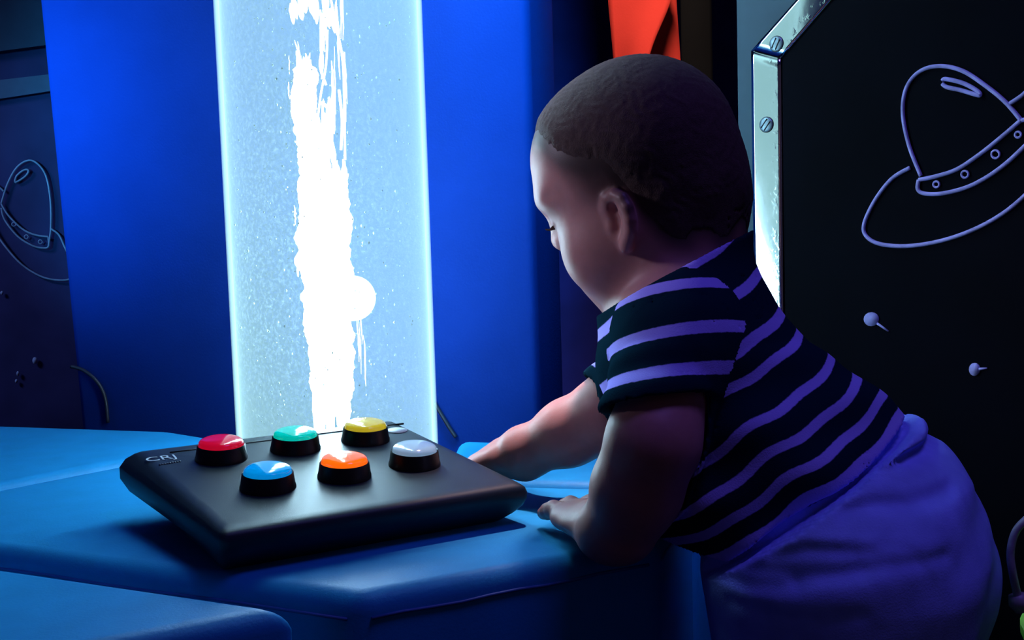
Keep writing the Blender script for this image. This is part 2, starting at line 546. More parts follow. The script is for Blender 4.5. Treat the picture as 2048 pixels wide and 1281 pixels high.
# left black board with the smaller saucer
LO = np.array([-0.73, 1.72, 0.5]); LE = np.array([0.94, 0.34, 0.0]); LE /= np.linalg.norm(LE)
LN = np.array([LE[1], -LE[0], 0.0])
def lp(px, py): return on_plane(px, py, LO, LN)
lpts = [LO + LE * -0.55 + np.array([0, 0, -0.5]), LO + LE * 0.42 + np.array([0, 0, -0.5]), LO + LE * 0.42 + np.array([0, 0, 1.2]), LO + LE * -0.55 + np.array([0, 0, 1.2])]
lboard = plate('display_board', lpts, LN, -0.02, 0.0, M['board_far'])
tag(lboard, 'black board at the far left carrying a smaller, fainter flying saucer outline', 'board')
ufo_L = [
    [(97, 494), (102, 455), (101, 400), (92, 352), (74, 327), (55, 322), (33, 337), (15, 370), (3, 408)],
    [(3, 408), (18, 432), (45, 458), (70, 470), (97, 474)],
    [(3, 416), (10, 440), (35, 472), (62, 490), (82, 496), (97, 494), (97, 474)],
    [(102, 458), (118, 470), (130, 495), (142, 520), (148, 545), (138, 559), (110, 560), (80, 552), (45, 530), (15, 498), (-10, 462), (-30, 420)],
    [(30, 364), (34, 352), (48, 341), (57, 341), (54, 350), (42, 360), (30, 366)],
    [(8, 383), (-2, 374), (-20, 362)],
]
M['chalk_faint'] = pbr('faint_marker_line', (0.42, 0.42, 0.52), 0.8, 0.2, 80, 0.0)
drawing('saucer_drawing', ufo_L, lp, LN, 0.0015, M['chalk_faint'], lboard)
rv = Bag()
for (x, y, r) in [(28, 449, 4), (53, 474, 4), (81, 484, 4)]:
    rv.add(tube_arrays([lp(x + r * math.cos(a), y + r * math.sin(a)) + LN * 0.005 for a in np.linspace(0, 2 * math.pi, 10, endpoint=False)], 0.0008, 6, closed=True))
rv.build('saucer_rivets', M['chalk_faint'], lboard)
for (x, y, rx, ry) in [(70, 721, 5, 7), (36, 747, 3, 5), (33, 762, 3, 4), (4, 586, 3, 4)]:
    star_mark(x, y, rx, ry, None, lp, LN, lboard, M['chalk_faint'])
# rails over the left board
def rail(name, y0a, y0b, y1a, y1b, dep, mat, label):
    pts = [lp(-330, y0a), lp(140, y0b), lp(140, y1b), lp(-330, y1a)]
    o = plate(name, pts, LN, 0.001, dep, mat)
    tag(o, label, 'trim strip'); return o
M['rail_grey'] = pbr('dull_grey_rail', (0.15, 0.15, 0.22), 0.5, 0.15, 20, 0.0, 1, 0.3)
M['rail_dark'] = pbr('dull_navy_rail', (0.06, 0.07, 0.11), 0.6, 0.15, 20, 0.0, 1, 0.3)
rail('wall_rail', 200, 146, 250, 178, 0.012, M['rail_grey'], 'narrow grey rail across the far left board above the small saucer')
rail('wall_rail', -90, -90, 150, 88, 0.02, M['rail_dark'], 'broad dull navy band across the top of the far left board')

# ------------------------------------------------------------------ padded blue panel behind the tube
P0 = np.array([0.0026, 1.189]); PD = np.array([-0.95, 0.312]); PD /= np.linalg.norm(PD)
PNn = np.array([PD[1], -PD[0]]) * 1.0
if np.dot(PNn, -P0) < 0: PNn = -PNn
a = P0 + PD * 0.552; b = P0 - PD * 0.024
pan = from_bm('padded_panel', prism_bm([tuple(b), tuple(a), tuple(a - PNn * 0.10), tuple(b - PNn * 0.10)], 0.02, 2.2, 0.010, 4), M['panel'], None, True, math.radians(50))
for vt in pan.data.vertices:          # the far edge leans outwards a little towards the top
    if np.dot(np.array(vt.co[:2]) - P0, PD) > 0.3:
        vt.co.x += PD[0] * 0.040 * (vt.co.z - PZ); vt.co.y += PD[1] * 0.040 * (vt.co.z - PZ)
tag(pan, 'tall padded royal-blue wall panel standing behind the glowing bubble tube', 'panel')

# cables on the panel
def cable(px, label):
    n3 = np.array([PNn[0], PNn[1], 0]); o3 = np.array([P0[0], P0[1], 0.5])
    P = [on_plane(x, y, o3, n3) + n3 * 0.0035 for x, y in catmull(px, 6)]
    bag = Bag(); bag.add(tube_arrays(P, 0.0022, 6))
    tag(bag.build('cable', M['cable'], None), label, 'cable')
cable([(146, 733), (170, 740), (197, 762), (214, 795), (220, 845)], 'thin dark cable looping down the left edge of the blue panel')
cable([(872, 806), (885, 828), (902, 856), (914, 874)], 'thin dark cable running down to the right of the bubble tube foot')

# dark post and red cloth
def back_pt(px, py, d): return W(px, py, d)
q0 = W(1360, 40, 1.75); q1 = W(1424, 40, 1.75)
post = from_bm('upright_post', prism_bm([(q0[0], q0[1]), (q1[0], q1[1]), (q1[0] + 0.01, q1[1] + 0.06), (q0[0] + 0.01, q0[1] + 0.06)], 0.0, 2.5, 0.004, 2), M['post'], None, True, math.radians(40))
tag(post, 'dark upright post standing between the red cloth and the grey wall', 'post')

cl = empty('hanging_cloth', tuple(W(1290, 330, 1.62))); tag(cl, 'bright red-orange cloth hanging with one diagonal fold behind the head', 'cloth')
def cloth_sheet(name, left, right, d0, d1, nu, nv, th, parent, ripple):
    """sheet between a left and a right pixel polyline at given depths, real thickness"""
    L = catmull(left, 10); Rr = catmull(right, 10)
    n = min(len(L), len(Rr))
    V, Fq = [], []
    for lay in (0, 1):
        for i in range(n):
            for j in range(nv + 1):
                v = j / nv
                x = L[i][0] * (1 - v) + Rr[i][0] * v; y = L[i][1] * (1 - v) + Rr[i][1] * v
                d = d0 * (1 - v) + d1 * v + ripple * math.sin(v * 5 + i * 0.06) + lay * th
                V.append(W(x, y, d))
    k = nv + 1; off = n * k
    for i in range(n - 1):
        for j in range(nv):
            a_ = i * k + j
            Fq.append((a_, a_ + 1, a_ + k + 1, a_ + k)); Fq.append((off + a_, off + a_ + k, off + a_ + k + 1, off + a_ + 1))
    for i in range(n - 1):
        Fq.append((i * k, i * k + k, off + i * k + k, off + i * k)); e = nv
        Fq.append((i * k + e, off + i * k + e, off + i * k + k + e, i * k + k + e))
    for j in range(nv):
        Fq.append((j, off + j, off + j + 1, j + 1)); q = (n - 1) * k
        Fq.append((q + j, q + j + 1, off + q + j + 1, off + q + j))
    return from_arrays(name, V, Fq, M['red_cloth'], parent, True)
cloth_sheet('front_drape', [(1206, -160), (1216, 0), (1227, 125), (1240, 330)], [(1385, -160), (1342, 0), (1297, 118), (1250, 330)], 1.60, 1.575, 30, 12, 0.003, cl, 0.004)
cloth_sheet('rear_drape', [(1300, -160), (1300, 0), (1270, 125), (1245, 330)], [(1345, -160), (1353, 0), (1362, 135), (1372, 330)], 1.60, 1.66, 30, 12, 0.003, cl, 0.003)

# lime container at the right edge
tb = empty('container', (0.450, 0.80, 0.0)); tag(tb, 'lime-green plastic container with a grey wire loop handle at the right edge', 'container')
def lathe(profile, c, seg=40, mat=None, name='x', parent=None, smooth=True, angle=None):
    bm = bmesh.new(); rings = []
    for (r, z) in profile:
        if r < 1e-6:
            rings.append([bm.verts.new((c[0], c[1], c[2] + z))])
        else:
            rings.append([bm.verts.new((c[0] + r * math.cos(2 * math.pi * k / seg), c[1] + r * math.sin(2 * math.pi * k / seg), c[2] + z)) for k in range(seg)])
    for A, B in zip(rings[:-1], rings[1:]):
        for k in range(seg):
            k2 = (k + 1) % seg
            if len(A) == 1 and len(B) == 1: continue
            if len(A) == 1: bm.faces.new((A[0], B[k], B[k2]))
            elif len(B) == 1: bm.faces.new((A[k], A[k2], B[0]))
            else: bm.faces.new((A[k], A[k2], B[k2], B[k]))
    return from_bm(name, bm, mat, parent, smooth, angle)
lathe([(0, 0), (0.070, 0), (0.074, 0.004), (0.082, 0.255), (0.085, 0.262), (0.085, 0.268), (0.080, 0.268), (0.078, 0.255), (0.070, 0.008), (0, 0.008)], (0.450, 0.80, 0), 40, M['lime'], 'body', tb, True, math.radians(40))
hp = [W(2036, 1196, 0.79), W(2026, 1150, 0.785), W(2021, 1110, 0.785), W(2028, 1072, 0.785), W(2046, 1046, 0.785), W(2085, 1020, 0.79), W(2150, 1010, 0.79), W(2220, 1030, 0.79), W(2262, 1085, 0.79), W(2275, 1150, 0.79), W(2268, 1205, 0.79)]
bag = Bag(); bag.add(tube_arrays(catmull(hp, 8), 0.0028, 8)); bag.build('handle', M['wire'], tb)
bag = Bag(); bag.add(tube_arrays([W(2034, 1190, 0.79), W(2038, 1205, 0.79), W(2046, 1222, 0.79)], [0.006, 0.0075, 0.005], 8)); bag.build('handle_clip', M['wire'], tb)

# ------------------------------------------------------------------ padded podium blocks
F0 = np.array([-0.096, 0.661]); FD = np.array([0.894, 0.447])
V1 = F0 + FD * 0.212                                   # octagon corner
RD = np.array([0.31, 0.951])
seam_r = V1 + RD * 0.150
lft = np.array([-0.363, 0.788]); LD = (lft - F0) / np.linalg.norm(lft - F0)
TUBE = W(677, 880, 1.06)[:2]
s1a = np.array([-0.448, 0.981]); s1b = np.array([-0.378, 1.062]); S1 = (s1b - s1a) / np.linalg.norm(s1b - s1a)
PB = np.array([-0.016, 1.132])
panel_at = lambda x: PB + PD * ((x - PB[0]) / PD[0])
g = 0.004


def podium_block(poly, label, piping_edges):
    o = from_bm('podium_block', prism_bm(poly, 0.0, PZ, 0.013, 5), M['vinyl'], None, True, math.radians(60))
    tag(o, label, 'soft play block', None)
    n = len(poly)
    c = np.mean(np.array(poly), axis=0)
    for e in piping_edges:
        A = np.array(poly[e]); B = np.array(poly[(e + 1) % n])
        d = (B - A) / np.linalg.norm(B - A); nn = np.array([d[1], -d[0]])
        if np.dot(nn, c - A) > 0: nn = -nn
        A2 = A + d * 0.008 + nn * 0.0004; B2 = B - d * 0.008 + nn * 0.0004
        bag = Bag(); bag.add(tube_arrays([(A2[0], A2[1], PZ - 0.015), *[((A2 * (1 - t) + B2 * t)[0], (A2 * (1 - t) + B2 * t)[1], PZ - 0.015 + 0.0006 * math.sin(t * 17)) for t in np.linspace(0.1, 0.9, 9)], (B2[0], B2[1], PZ - 0.015)], 0.0011, 6))
        bag.build('piping', M['vinyl_seam'], o)
    return o


# middle block: carries the console
tl = s1a - S1 * 0.12
# where the left edge line meets seam 1
A_ = np.array([[LD[0], -S1[0]], [LD[1], -S1[1]]]); tt = np.linalg.solve(A_, s1a - F0)
cornL = F0 + LD * tt[0]
s1end = s1a + S1 * 0.215
mid_poly = [F0, V1, seam_r, np.array([-0.055, 0.948]), np.array([-0.09, 0.945]), np.array([-0.165, 0.93]), np.array([-0.245, 0.965]), np.array([-0.285, 1.06]), s1end - np.array([0.0, 0.012]), cornL]
podium_block([tuple(p) for p in mid_poly], 'blue padded block in the middle of the podium carrying the black button console', [0, 1, 9])
# left rear block
n1 = np.array([-S1[1], S1[0]])
lb = [cornL + n1 * 0.012 + S1 * 0.01, s1end + n1 * 0.012 - S1 * 0.01, np.array([-0.272, 1.135]), np.array([-0.285, 1.165]), panel_at(-0.37) + PNn * 0.012, panel_at(-0.62) + PNn * 0.012, np.array([-0.80, 1.15])]
podium_block([tuple(p) for p in lb], 'blue padded block at the left rear beside the bubble tube, against the panel', [0])
# right rear block, behind the child's reaching arm
nr = np.array([-RD[0], -RD[1]])
rb = [seam_r + RD * g * 2.0, V1 + RD * 0.37, panel_at(0.10) + PNn * 0.010, panel_at(-0.055) + PNn * 0.010, np.array([-0.062, 1.03]), np.array([-0.058, 0.957 + g])]
podium_block([tuple(p) for p in rb], 'blue padded block at the right rear under the reaching arm', [5])
# front left block
nL = np.array([LD[1], -LD[0]])
if np.dot(nL, np.array([-0.3, 0.5]) - F0) < 0: nL = -nL
f3c = np.array([-0.127, 0.6445]); f3l = f3c + LD * 0.47
fb = [f3c, f3l, f3l + np.array([-0.12, -0.22]), f3c - FD * 0.36]
podium_block([tuple(p) for p in fb][::-1], 'blue padded block at the front left corner, nearest the viewer', [0, 2])

# ------------------------------------------------------------------ bubble tube
TR = 0.0915
tz0, tz1 = 0.30, 1.80
tube = empty('bubble_tube', (TUBE[0], TUBE[1], tz0)); tag(tube, 'tall glowing acrylic bubble tube full of lit water behind the console', 'bubble tube')


def pipe(name, ro, ri, z0, z1, mat, parent, seg=96):
    bm = bmesh.new()
    R = []
    for (r, z) in [(ro, z0), (ro, z1), (ri, z1), (ri, z0)]:
        R.append([bm.verts.new((TUBE[0] + r * math.cos(2 * math.pi * k / seg), TUBE[1] + r * math.sin(2 * math.pi * k / seg), z)) for k in range(seg)])
    for i in range(4):
        A, B = R[i], R[(i + 1) % 4]
        for k in range(seg): bm.faces.new((A[k], A[(k + 1) % seg], B[(k + 1) % seg], B[k]))
    return from_bm(name, bm, mat, parent, True, math.radians(40))


pipe('acrylic_wall', TR, TR - 0.0048, tz0, tz1, M['tube_wall'], tube)
lathe([(0, 0.002), (TR - 0.0053, 0.002), (TR - 0.0053, tz1 - tz0 - 0.03), (0, tz1 - tz0 - 0.03)], (TUBE[0], TUBE[1], tz0), 96, M['water'], 'water', tube, True, math.radians(40))
lathe([(0, -0.30), (TR + 0.012, -0.30), (TR + 0.012, 0.0), (0, 0.0)], (TUBE[0], TUBE[1], tz0), 64, M['chrome'], 'base', tube, True, math.radians(40))
lathe([(0, 0.0), (TR + 0.006, 0.0), (TR + 0.006, 0.05), (0, 0.05)], (TUBE[0], TUBE[1], tz1), 64, M['chrome'], 'cap', tube, True, math.radians(40))


def at_tube(px, py, dd_=0.0): return W(px, py, 1.06 + dd_)


def plume(rows, name, mat, parent, jag=0.004, seg=28, depth=0.8):
    """column of bubbles: rows of (py, left px, right px)"""
    ys = np.array([r[0] for r in rows], float); ls = np.array([r[1] for r in rows], float); rs = np.array([r[2] for r in rows], float)
    Y = np.arange(ys[0], ys[-1] + 1, 4.0)
    ph = RNG.rand(12) * 6.28
    V, Fq = [], []
    jr = RNG.randn(len(Y) + 8, seg); 
    jr = (jr[:-8] + jr[1:-7] + jr[2:-6] + jr[3:-5] + jr[4:-4]) / 2.2
    n = len(Y)
    for i, y in enumerate(Y):
        l = np.interp(y, ys, ls); r = np.interp(y, ys, rs)
        c = at_tube((l + r) / 2, y); R = (r - l) / 2 / FPX * 1.06
        e = min(1.0, 0.25 + (y - ys[0]) / 14.0, 0.25 + (ys[-1] - y) / 14.0)
        for k in range(seg):
            an = 2 * math.pi * k / seg
            rr = R * e * (1 + 0.05 * math.sin(3 * an + ph[0] + y * 0.05) + 0.04 * math.sin(5 * an + ph[1] - y * 0.11)) + jag * 0.25 * jr[i, k]
            V.append(c + np.array([math.cos(an) * rr, math.sin(an) * rr * depth, 0]))
    for i in range(n - 1):
        for k in range(seg):
            Fq.append((i * seg + k, i * seg + (k + 1) % seg, (i + 1) * seg + (k + 1) % seg, (i + 1) * seg + k))
    Fq.append(tuple(range(seg))); Fq.append(tuple((n - 1) * seg + k for k in range(seg))[::-1])
    o = from_arrays(name, V, Fq, mat, parent, True)
    return o


pl1 = plume([(128, 588, 632), (160, 586, 634), (215, 583, 631), (250, 588, 633), (300, 597, 640), (360, 603, 645)], 'bubble_plume', M['column'], tube)
pl2 = plume([(338, 606, 694), (400, 597, 696), (460, 596, 700), (520, 598, 702), (560, 606, 703), (620, 610, 702), (660, 611, 704), (700, 618, 706), (760, 625, 708), (800, 627, 700), (835, 630, 690)], 'bubble_plume', M['column'], tube)
pl3 = plume([(-1500, 600, 690), (-1200, 590, 690), (-800, 585, 680), (-400, 590, 690), (-120, 590, 680), (-40, 600, 670)], 'bubble_plume', M['column'], tube)
for o in (pl1, pl2, pl3): o['kind'] = 'stuff'


def spindle(px, y0, y1, w, dd_=0.0, lean=0.0):
    n = 7; P, R = [], []
    for i in range(n):
        t = i / (n - 1)
        P.append(at_tube(px + lean * (t - 0.5) + RNG.randn() * 0.7, y0 + (y1 - y0) * t, dd_)); R.append(max(0.00012, 0.75 * w * math.sin(math.pi * (0.04 + 0.92 * t)) ** 0.7))
    return tube_arrays(P, R, 6)


sp = Bag()
def sprinkle(n, x0, x1, y0, y1, l0, l1, w0, w1):
    for _ in range(n):
        x = RNG.uniform(x0, x1); y = RNG.uniform(y0, y1); L = RNG.uniform(l0, l1)
        sp.add(spindle(x, y - L / 2, y + L / 2, RNG.uniform(w0, w1), RNG.uniform(-0.02, 0.02), 4 + RNG.randn() * 3))
sprinkle(12, 590, 632, 118, 150, 18, 50, 0.001, 0.0025)
sprinkle(16, 640, 692, 345, 352, 20, 60, 0.001, 0.0028)
sprinkle(10, 600, 625, 345, 380, 20, 60, 0.001, 0.0022)
sprinkle(26, 628, 702, 805, 860, 30, 100, 0.001, 0.0034)
sprinkle(16, 632, 690, 780, 845, 40, 90, 0.002, 0.004)
sprinkle(8, 640, 668, 200, 330, 40, 110, 0.0012, 0.0035)
sprinkle(5, 650, 660, 215, 320, 70, 130, 0.003, 0.005)
sprinkle(7, 662, 694, 150, 320, 60, 150, 0.0006, 0.0016)
sprinkle(9, 628, 688, 0, 150, 60, 170, 0.0006, 0.0022)
sprinkle(8, 583, 612, 0, 28, 20, 50, 0.002, 0.004)
sprinkle(9, 620, 668, 0, 45, 30, 70, 0.002, 0.0045)
sprinkle(6, 575, 600, 70, 190, 30, 70, 0.0005, 0.0009)
sprinkle(6, 690, 735, 650, 800, 40, 120, 0.0004, 0.0009)
sprinkle(5, 585, 612, 380, 640, 30, 80, 0.0008, 0.0016)
for (pts_, w_) in [([(640, 20), (646, 80), (640, 130), (652, 170)], 0.0011), ([(662, 0), (674, 60), (684, 110), (688, 170), (690, 320)], 0.0010), ([(655, 60), (652, 130), (640, 200), (636, 260), (648, 330)], 0.0009), ([(640, 205), (660, 225), (662, 300), (654, 310)], 0.0016), ([(678, 180), (684, 240), (682, 300)], 0.0012)]:
    P = [at_tube(p[0], p[1]) for p in catmull(pts_, 8)]
    sp.add(tube_arrays(P, w_, 6))
o = sp.build('bubble_trails', M['streak'], tube); o['kind'] = 'stuff'

# microbubbles drifting in the water
mb = Bag()
for _ in range(700):
    a_ = RNG.uniform(0, 2 * math.pi); r_ = (TR - 0.008) * math.sqrt(RNG.uniform(0.05, 1)); z_ = RNG.uniform(0.34, 0.90)
    c = np.array([TUBE[0] + r_ * math.cos(a_), TUBE[1] + r_ * math.sin(a_), z_]); s_ = RNG.uniform(0.0003, 0.0009)
    el = RNG.uniform(1, 2.2)
    V = [c + np.array(p) * s_ * np.array([1, 1, el]) for p in [(1, 0, 0), (-1, 0, 0), (0, 1, 0), (0, -1, 0), (0, 0, 1), (0, 0, -1)]]
    mb.add((V, [(0, 2, 4), (2, 1, 4), (1, 3, 4), (3, 0, 4), (2, 0, 5), (1, 2, 5), (3, 1, 5), (0, 3, 5)]))
o = mb.build('fine_bubbles', M['micro'], tube); o['kind'] = 'stuff'

# ball floating in the tube
bc = at_tube(706, 597, -0.018)
bm = bmesh.new(); bmesh.ops.create_uvsphere(bm, u_segments=40, v_segments=24, radius=0.0205, matrix=Matrix.Translation(Vector(bc)))
ball = from_bm('floating_ball', bm, M['ball'])
tag(ball, 'white ball floating beside the bubble stream inside the tube', 'ball')

# ------------------------------------------------------------------ button console
CA = np.array([-0.185, 0.700, PZ])
CU = np.array([0.8725, 0.4886, 0]); CV = np.array([-0.545, 0.8385, 0]); CZ = np.array([0, 0, 1.0])
CW_, CD_, CH1, CH2 = 0.2187, 0.2045, 0.030, 0.050
con = empty('button_console', tuple(CA + CU * CW_ / 2 + CV * CD_ / 2)); tag(con, 'black wedge-shaped console with six coloured dome buttons on the blue podium', 'button console')


def topz(v): return CH1 + (CH2 - CH1) * v / CD_


def rrect(u0, u1, v0, v1, r, seg=6):
    out = []
    for (cu, cv, a0) in [(u0 + r, v0 + r, 180), (u1 - r, v0 + r, 270), (u1 - r, v1 - r, 0), (u0 + r, v1 - r, 90)]:
        for k in range(seg + 1):
            a_ = math.radians(a0 + 90 * k / seg)
            out.append((cu + r * math.cos(a_), cv + r * math.sin(a_)))
    return out


bm = bmesh.new(); rings = []
# (height share, undercut share): rounded flank that tucks in towards the foot, softly rolled top edge
levels = [(0.0, 1.0, 0), (0.05, 0.86, 0), (0.22, 0.52, 0), (0.42, 0.20, 0), (0.60, 0.02, 0), (0.76, -0.06, 0), (0.88, -0.03, 0), (0.95, 0.0, 0.0012), (0.985, 0.0, 0.0045), (1.0, 0.0, 0.0095)]
for (s, uc, ro) in levels:
    ring = []
    for (ua, va) in rrect(0.0, 1.0, 0.0, 1.0, 0.022):
        v0i = 0.019 * uc + ro; v1i = 0.034 * uc + ro
        v = v0i + va * (CD_ - v0i - v1i)
        f_ = max(0.0, v / CD_)
        bl = math.sin(math.pi * s ** 0.8) if s < 0.95 else 0.0
        u0i = (0.004 + 0.030 * f_) * uc + ro - 0.012 * f_ * bl; u1i = (0.010 + 0.016 * f_) * uc + ro - 0.004 * bl
        u = u0i + ua * (CW_ - u0i - u1i)
        p = CA + CU * u + CV * v + CZ * (s * topz(min(max(v, 0), CD_)) + 0.0004)
        ring.append(bm.verts.new(tuple(p)))
    rings.append(ring)
n = len(rings[0])
for A, B in zip(rings[:-1], rings[1:]):
    for k in range(n): bm.faces.new((A[k], A[(k + 1) % n], B[(k + 1) % n], B[k]))
bm.faces.new(rings[0][::-1]); bm.faces.new(rings[-1])
from_bm('casing', bm, M['console'], con, True, math.radians(50))
TN = np.cross(CU, CV * CD_ + CZ * (CH2 - CH1)); TN /= np.linalg.norm(TN)
TN_ = TN; TV = np.cross(TN, CU)
TO = CA + CZ * (CH1 + 0.0004)


def top_pt(u, v, h=0.0): return TO + CU * u + TV * v + TN * h


# groove of the lid near the back edge
bag = Bag(); bag.add(tube_arrays([top_pt(u, CD_ - 0.020, 0.0) for u in np.linspace(0.012, CW_ - 0.012, 12)], 0.0008, 6)); bag.build('lid_groove', M['console_dark'], con)

# six buttons
def uv_of(px, py):
    p = on_plane(px, py, TO, TN) - TO
    return float(np.dot(p, CU)), float(np.dot(p, TV))


BT = [('red', 443, 918), ('green', 591, 899), ('yellow', 731, 881), ('blue', 536, 976), ('orange', 689, 954), ('white', 829, 930)]
for (nm, px, py) in BT:
    u, v = uv_of(px, py)
    print('BTN', nm, round(u, 4), round(v, 4))
    def axial(profile, seg=40):
        bm = bmesh.new(); R = []
        for (r, h) in profile:
            if r < 1e-7: R.append([bm.verts.new(tuple(top_pt(u, v, h)))])
            else: R.append([bm.verts.new(tuple(top_pt(u + r * math.cos(2 * math.pi * k / seg), v + r * math.sin(2 * math.pi * k / seg), h))) for k in range(seg)])
        for A, B in zip(R[:-1], R[1:]):
            for k in range(seg):
                k2 = (k + 1) % seg
                if len(A) == 1: bm.faces.new((A[0], B[k], B[k2]))
                elif len(B) == 1: bm.faces.new((A[k], A[k2], B[0]))
                else: bm.faces.new((A[k], A[k2], B[k2], B[k]))
        return bm
    RB = 0.0194
    ringo = from_bm('button', axial([(0, -0.0003), (RB, -0.0003), (RB, 0.0015), (RB * 0.97, 0.003), (RB * 0.915, 0.0105), (RB * 0.89, 0.0113), (RB * 0.865, 0.0108), (RB * 0.86, 0.0085), (0, 0.0085)]), M['ring'], con, True, math.radians(35))
    ringo['label'] = nm + ' push button in a black collar'
    rl = RB * 0.855
    prof = [(0, 0.0088), (rl, 0.0088), (rl, 0.0118), (rl * 0.985, 0.0128)]
    for k in range(1, 11):
        a_ = k / 10
        prof.append((rl * 0.985 * math.cos(a_ * math.pi / 2), 0.0128 + 0.0046 * math.sin(a_ * math.pi / 2)) if k < 10 else (0, 0.0128 + 0.0046))
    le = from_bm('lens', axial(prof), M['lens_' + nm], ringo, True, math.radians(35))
    le['label'] = nm + ' glossy domed lens'

# printed maker's mark, dim line under it and round emblem
def text_mesh(txt, size):
    cu = bpy.data.curves.new('lettering', 'FONT'); cu.body = txt; cu.size = size; cu.extrude = 0.00012; cu.resolution_u = 3
    to = bpy.data.objects.new('lettering', cu); COL.objects.link(to)
    dg = bpy.context.evaluated_depsgraph_get()
    me = bpy.data.meshes.new_from_object(to.evaluated_get(dg))
    bpy.data.objects.remove(to); bpy.data.curves.remove(cu)
    return me


def place_text(name, txt, size, px, py, mat, parent, sx=1.0):
    me = text_mesh(txt, size)
    u, v = uv_of(px, py)
    for vt in me.vertices:
        x, y, z = vt.co
        vt.co = Vector(top_pt(u + x * sx, v + y, 0.00025 + z))
    return link_mesh(name, me, mat, parent, False)


place_text('printed_letters', 'CRJ', 0.0150, 293, 925, M['print'], con, 1.0)
bagd = Bag()
u0_, v0_ = uv_of(318, 931); u1_, v1_ = uv_of(363, 924)
for k in range(9):
    ua = u0_ + (u1_ - u0_) * k / 9; va = v0_ + (v1_ - v0_) * k / 9
    bagd.add(tube_arrays([top_pt(ua, va, 0.0002), top_pt(ua + (u1_ - u0_) * 0.075, va + (v1_ - v0_) * 0.075, 0.0002)], 0.0007, 6))
bagd.build('printed_line', M['print_dim'], con)
ue, ve = uv_of(794, 862)
bag = Bag(); k = 28; rx = 0.0085
V = [top_pt(ue + rx * math.cos(2 * math.pi * i / k), ve + rx * math.sin(2 * math.pi * i / k), 0.0001) for i in range(k)] + [top_pt(ue + rx * math.cos(2 * math.pi * i / k), ve + rx * math.sin(2 * math.pi * i / k), 0.0005) for i in range(k)]
bag.add((V, [tuple(range(k))[::-1], tuple(range(k, 2 * k))] + [(i, (i + 1) % k, k + (i + 1) % k, k + i) for i in range(k)]))
bag.build('round_emblem', M['print'], con)

# ------------------------------------------------------------------ the child
def nrm(v): v = np.array(v, float); return v / (np.linalg.norm(v) + 1e-12)


class Grid:
    def __init__(self, lo, hi, h):
        self.lo = np.array(lo, float); self.h = h
        self.n = np.ceil((np.array(hi) - self.lo) / h).astype(int) + 1
        self.ax = [self.lo[i] + h * np.arange(self.n[i]) for i in range(3)]
        self.F = np.full(tuple(self.n), 1.0, np.float32)
    def sub(self, lo, hi):
        a = np.clip(np.floor((np.array(lo) - self.lo) / self.h).astype(int), 0, self.n)
        b = np.clip(np.ceil((np.array(hi) - self.lo) / self.h).astype(int) + 1, 0, self.n)
        if np.any(b - a <= 0): return None, None
        sl = tuple(slice(a[i], b[i]) for i in range(3))
        X = np.stack(np.meshgrid(*[self.ax[i][sl[i]] for i in range(3)], indexing='ij'), -1)
        return sl, X


def smin(a, b, k):
    if k <= 0: return np.minimum(a, b)
    h = np.maximum(k - np.abs(a - b), 0) / k
    return np.minimum(a, b) - h * h * k * 0.25


def smax(a, b, k): return -smin(-a, -b, k)


def cap(p0, p1, r0, r1, k=0.012, lat=None, latf=1.0, op='+'):
    return dict(t='c', a=np.array(p0, float), b=np.array(p1, float), r0=r0, r1=r1, k=k, lat=lat, latf=latf, op=op)


def ell(c, rad, Rm=None, k=0.012, op='+'):
    return dict(t='e', c=np.array(c, float), rad=np.array(rad, float), R=np.eye(3) if Rm is None else np.array(Rm), k=k, op=op)


def prim_sd(p, X):
    if p['t'] == 'c':
        a, b = p['a'], p['b']
        ab = b - a; L2 = float(np.dot(ab, ab)) + 1e-12
        Y = X - a
        t = np.clip((Y @ ab) / L2, 0, 1)
        D = Y - t[..., None] * ab
        if p['lat'] is not None:
            l = D @ p['lat']
            D = D - (l * (1 - 1 / p['latf']))[..., None] * p['lat']
        return np.sqrt((D * D).sum(-1)) - (p['r0'] + (p['r1'] - p['r0']) * t)
    Y = (X - p['c']) @ p['R'].T
    q = Y / p['rad']; k0 = np.sqrt((q * q).sum(-1)) + 1e-9
    q2 = Y / (p['rad'] ** 2); k1 = np.sqrt((q2 * q2).sum(-1)) + 1e-9
    return k0 * (k0 - 1) / k1


def prim_bb(p, m_):
    if p['t'] == 'c':
        r = max(p['r0'], p['r1']) * max(1.0, p['latf']) + m_
        return np.minimum(p['a'], p['b']) - r, np.maximum(p['a'], p['b']) + r
    r = p['rad'].max() + m_
    return p['c'] - r, p['c'] + r


def fill(G, prims, extra=0.0):
    for p in prims:
        lo, hi = prim_bb(p, p['k'] + 3 * G.h + extra)
        sl, X = G.sub(lo, hi)
        if sl is None: continue
        d = prim_sd(p, X).astype(np.float32)
        if p['op'] == '+': G.F[sl] = smin(G.F[sl], d, p['k'])
        else: G.F[sl] = smax(G.F[sl], -d, p['k'])
    return G


